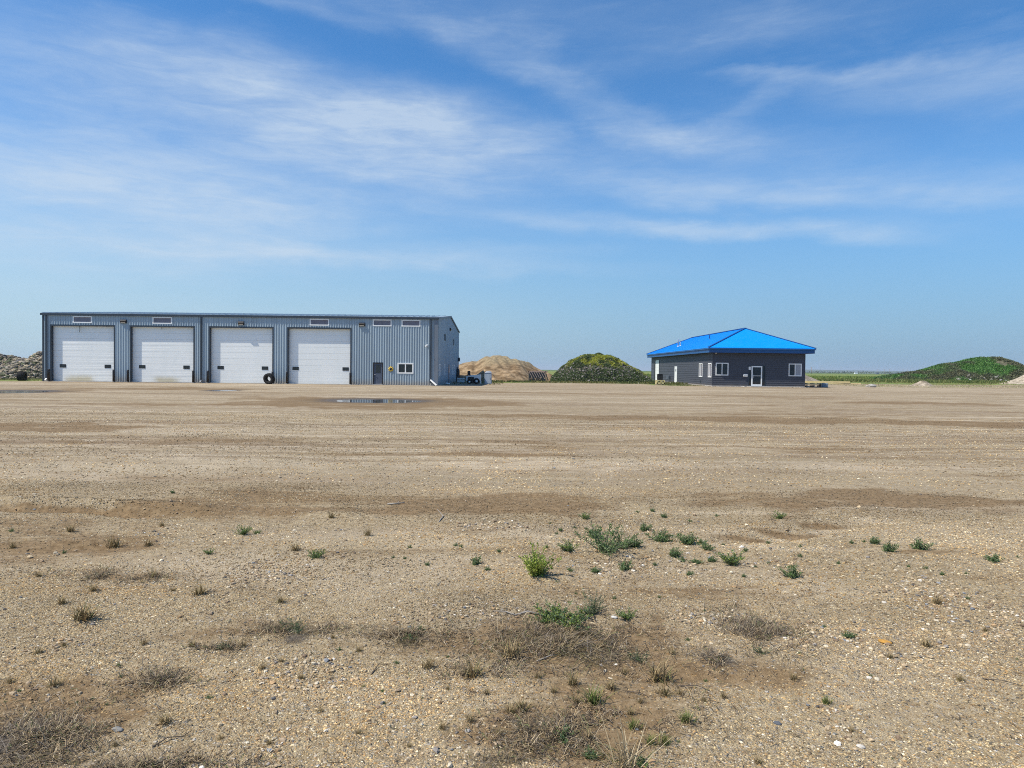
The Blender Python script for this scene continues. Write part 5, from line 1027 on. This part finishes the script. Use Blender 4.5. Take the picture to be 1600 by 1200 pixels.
def thatch(n):      # low matted dead growth
    e = np.array(lit_e); ar = e[:, 2]*e[:, 3]*e[:, 4]; k = RS.choice(len(e), n, p=ar/ar.sum()); a_ = RS.rand(n)*6.283; rr = np.abs(RS.randn(n))*.55
    X = e[k, 0]+e[k, 2]*rr*np.cos(a_); Y = e[k, 1]+e[k, 3]*rr*np.sin(a_); q = fbm(X/.16, Y/.16, 161, 3) > -.12; X, Y = X[q], Y[q]; m_ = len(X)
    b_ = RS.rand(m_)*6.283; l_ = .015+.06*RS.rand(m_)**1.5; dd = np.stack([np.cos(b_), np.sin(b_), .5*np.abs(RS.randn(m_))], 1)*l_[:, None]; w_ = np.stack([-np.sin(b_), np.cos(b_), .3*RS.randn(m_)], 1)*.0013
    c_ = np.stack([X, Y, hgt(X, Y)+.001+.014*RS.rand(m_)**2], 1); md_ = c_+dd*.55+w_*4*RS.randn(m_, 1)
    VV = np.stack([c_-w_, c_+w_, md_+w_, md_-w_, c_+dd*.95+np.array([0, 0, -.2])*l_[:, None]], 1).reshape(-1, 3); i5 = 5*np.arange(m_)[:, None, None]
    cc = np.array([(.34, .25, .14), (.18, .13, .08), (.45, .36, .23), (.08, .06, .045), (.14, .16, .06), (.26, .22, .17)])[RS.choice(6, m_, p=[.24, .25, .14, .2, .08, .09])]*(.7+.6*RS.rand(m_, 1))
    o = npmesh('dry_thatch', VV, [(np.array([[0, 1, 2, 3]])[None]+i5).reshape(-1, 4), (np.array([[3, 2, 4]])[None]+i5).reshape(-1, 3)], M['straw'], col=np.repeat(cc, 5, 0))
    tag(o, 'low matted dead growth spread in brown patches over the foreground', 'dry growth', kind='stuff')
thatch(60000)
lc = np.array([(.06, .05, .04), (.10, .075, .05), (.42, .35, .24), (.25, .19, .12), (.045, .05, .03)])[RS.choice(5, n, p=[.3, .25, .12, .18, .15])]
tag(npmesh('plant_litter', V, [Fq, Ft], M['straw'], col=np.repeat(lc, 7, 0)), 'fine dark twigs and dead stalks littering the foreground', 'litter', kind='stuff')
def branch(pts, r, mt, label, fork=None):
    q = [G(a, b) for a, b in pts]; q = [(p.x, p.y, zg(p.x, p.y)+h_) for p, h_ in zip(q, [r*.8+.012*math.sin(k*1.7)**2 for k in range(len(q))])]
    mb = MB(); mb.tube(q, [r*(1-.6*k/(len(q)-1))*(1+.15*math.sin(3*k)) for k in range(len(q))], 8)
    for f in fork or []:
        g0 = G(*f[0]); g1 = G(*f[1]); mb.tube([(g0.x, g0.y, zg(g0.x, g0.y)+r), ((g0.x+g1.x)/2, (g0.y+g1.y)/2, zg(g0.x, g0.y)+r*2.5), (g1.x, g1.y, zg(g1.x, g1.y)+r*.7)], [r*.45, r*.3, r*.15], 6)
    o = mb.build('fallen_branch', M[mt], smooth=True); return tag(o, label, 'branch')
branch([(845, 964), (825, 963), (805, 965), (790, 962), (770, 960)], .0065, 'bone', 'dead grey branch lying left of the leafy green weed in the middle', [((812, 965), (830, 957))])
branch([(238, 1163), (262, 1152), (285, 1146), (300, 1140)], .003, 'twig', 'thin dark curved twig at lower left')
branch([(580, 1053), (592, 1043), (606, 1041)], .003, 'twig', 'short curved dark twig in the middle of the lower gravel')
branch([(606, 790), (618, 791), (632, 789)], .012, 'bone', 'short pale stick on the brown mud left of centre', [((620, 791), (626, 787))])
branch([(686, 820), (692, 812), (688, 806), (683, 802)], .006, 'bone', 'pale dead stalk poking up at the edge of the brown mud', [((692, 812), (700, 806))])
branch([(980, 1082), (1000, 1087), (1014, 1091)], .003, 'twig', 'thin dark stick right of the yellow-green grass tuft')
branch([(1060, 1072), (1090, 1074), (1110, 1078)], .003, 'twig', 'thin dark stick right of the wide brown grass tuft')
branch([(838, 1036), (860, 1031), (874, 1027)], .0035, 'bone', 'pale broken stem on the lower edge of the wide brown mat', [((850, 1034), (866, 1024))])
branch([(1535, 1060), (1565, 1066), (1598, 1074)], .003, 'twig', 'thin stick lying at the right edge of the foreground')
# ---------------------------------------------------------------- haze
HZ = 1
if HZ:
    hz = MB().box(-33000, 33000, -400, 33900, -3, 92).build('haze', None); m = bpy.data.materials.new('haze_air'); m.use_nodes = True; t = m.node_tree; t.nodes.clear()
    o_ = t.nodes.new('ShaderNodeOutputMaterial'); v_ = t.nodes.new('ShaderNodeVolumePrincipled'); v_.inputs['Color'].default_value = (.80, .90, 1, 1); v_.inputs['Density'].default_value = 7e-5; v_.inputs['Anisotropy'].default_value = .1
    t.links.new(v_.outputs[0], o_.inputs['Volume']); hz.data.materials.append(m); tag(hz, 'pale blue air haze over the distant fields', 'haze', kind='stuff')
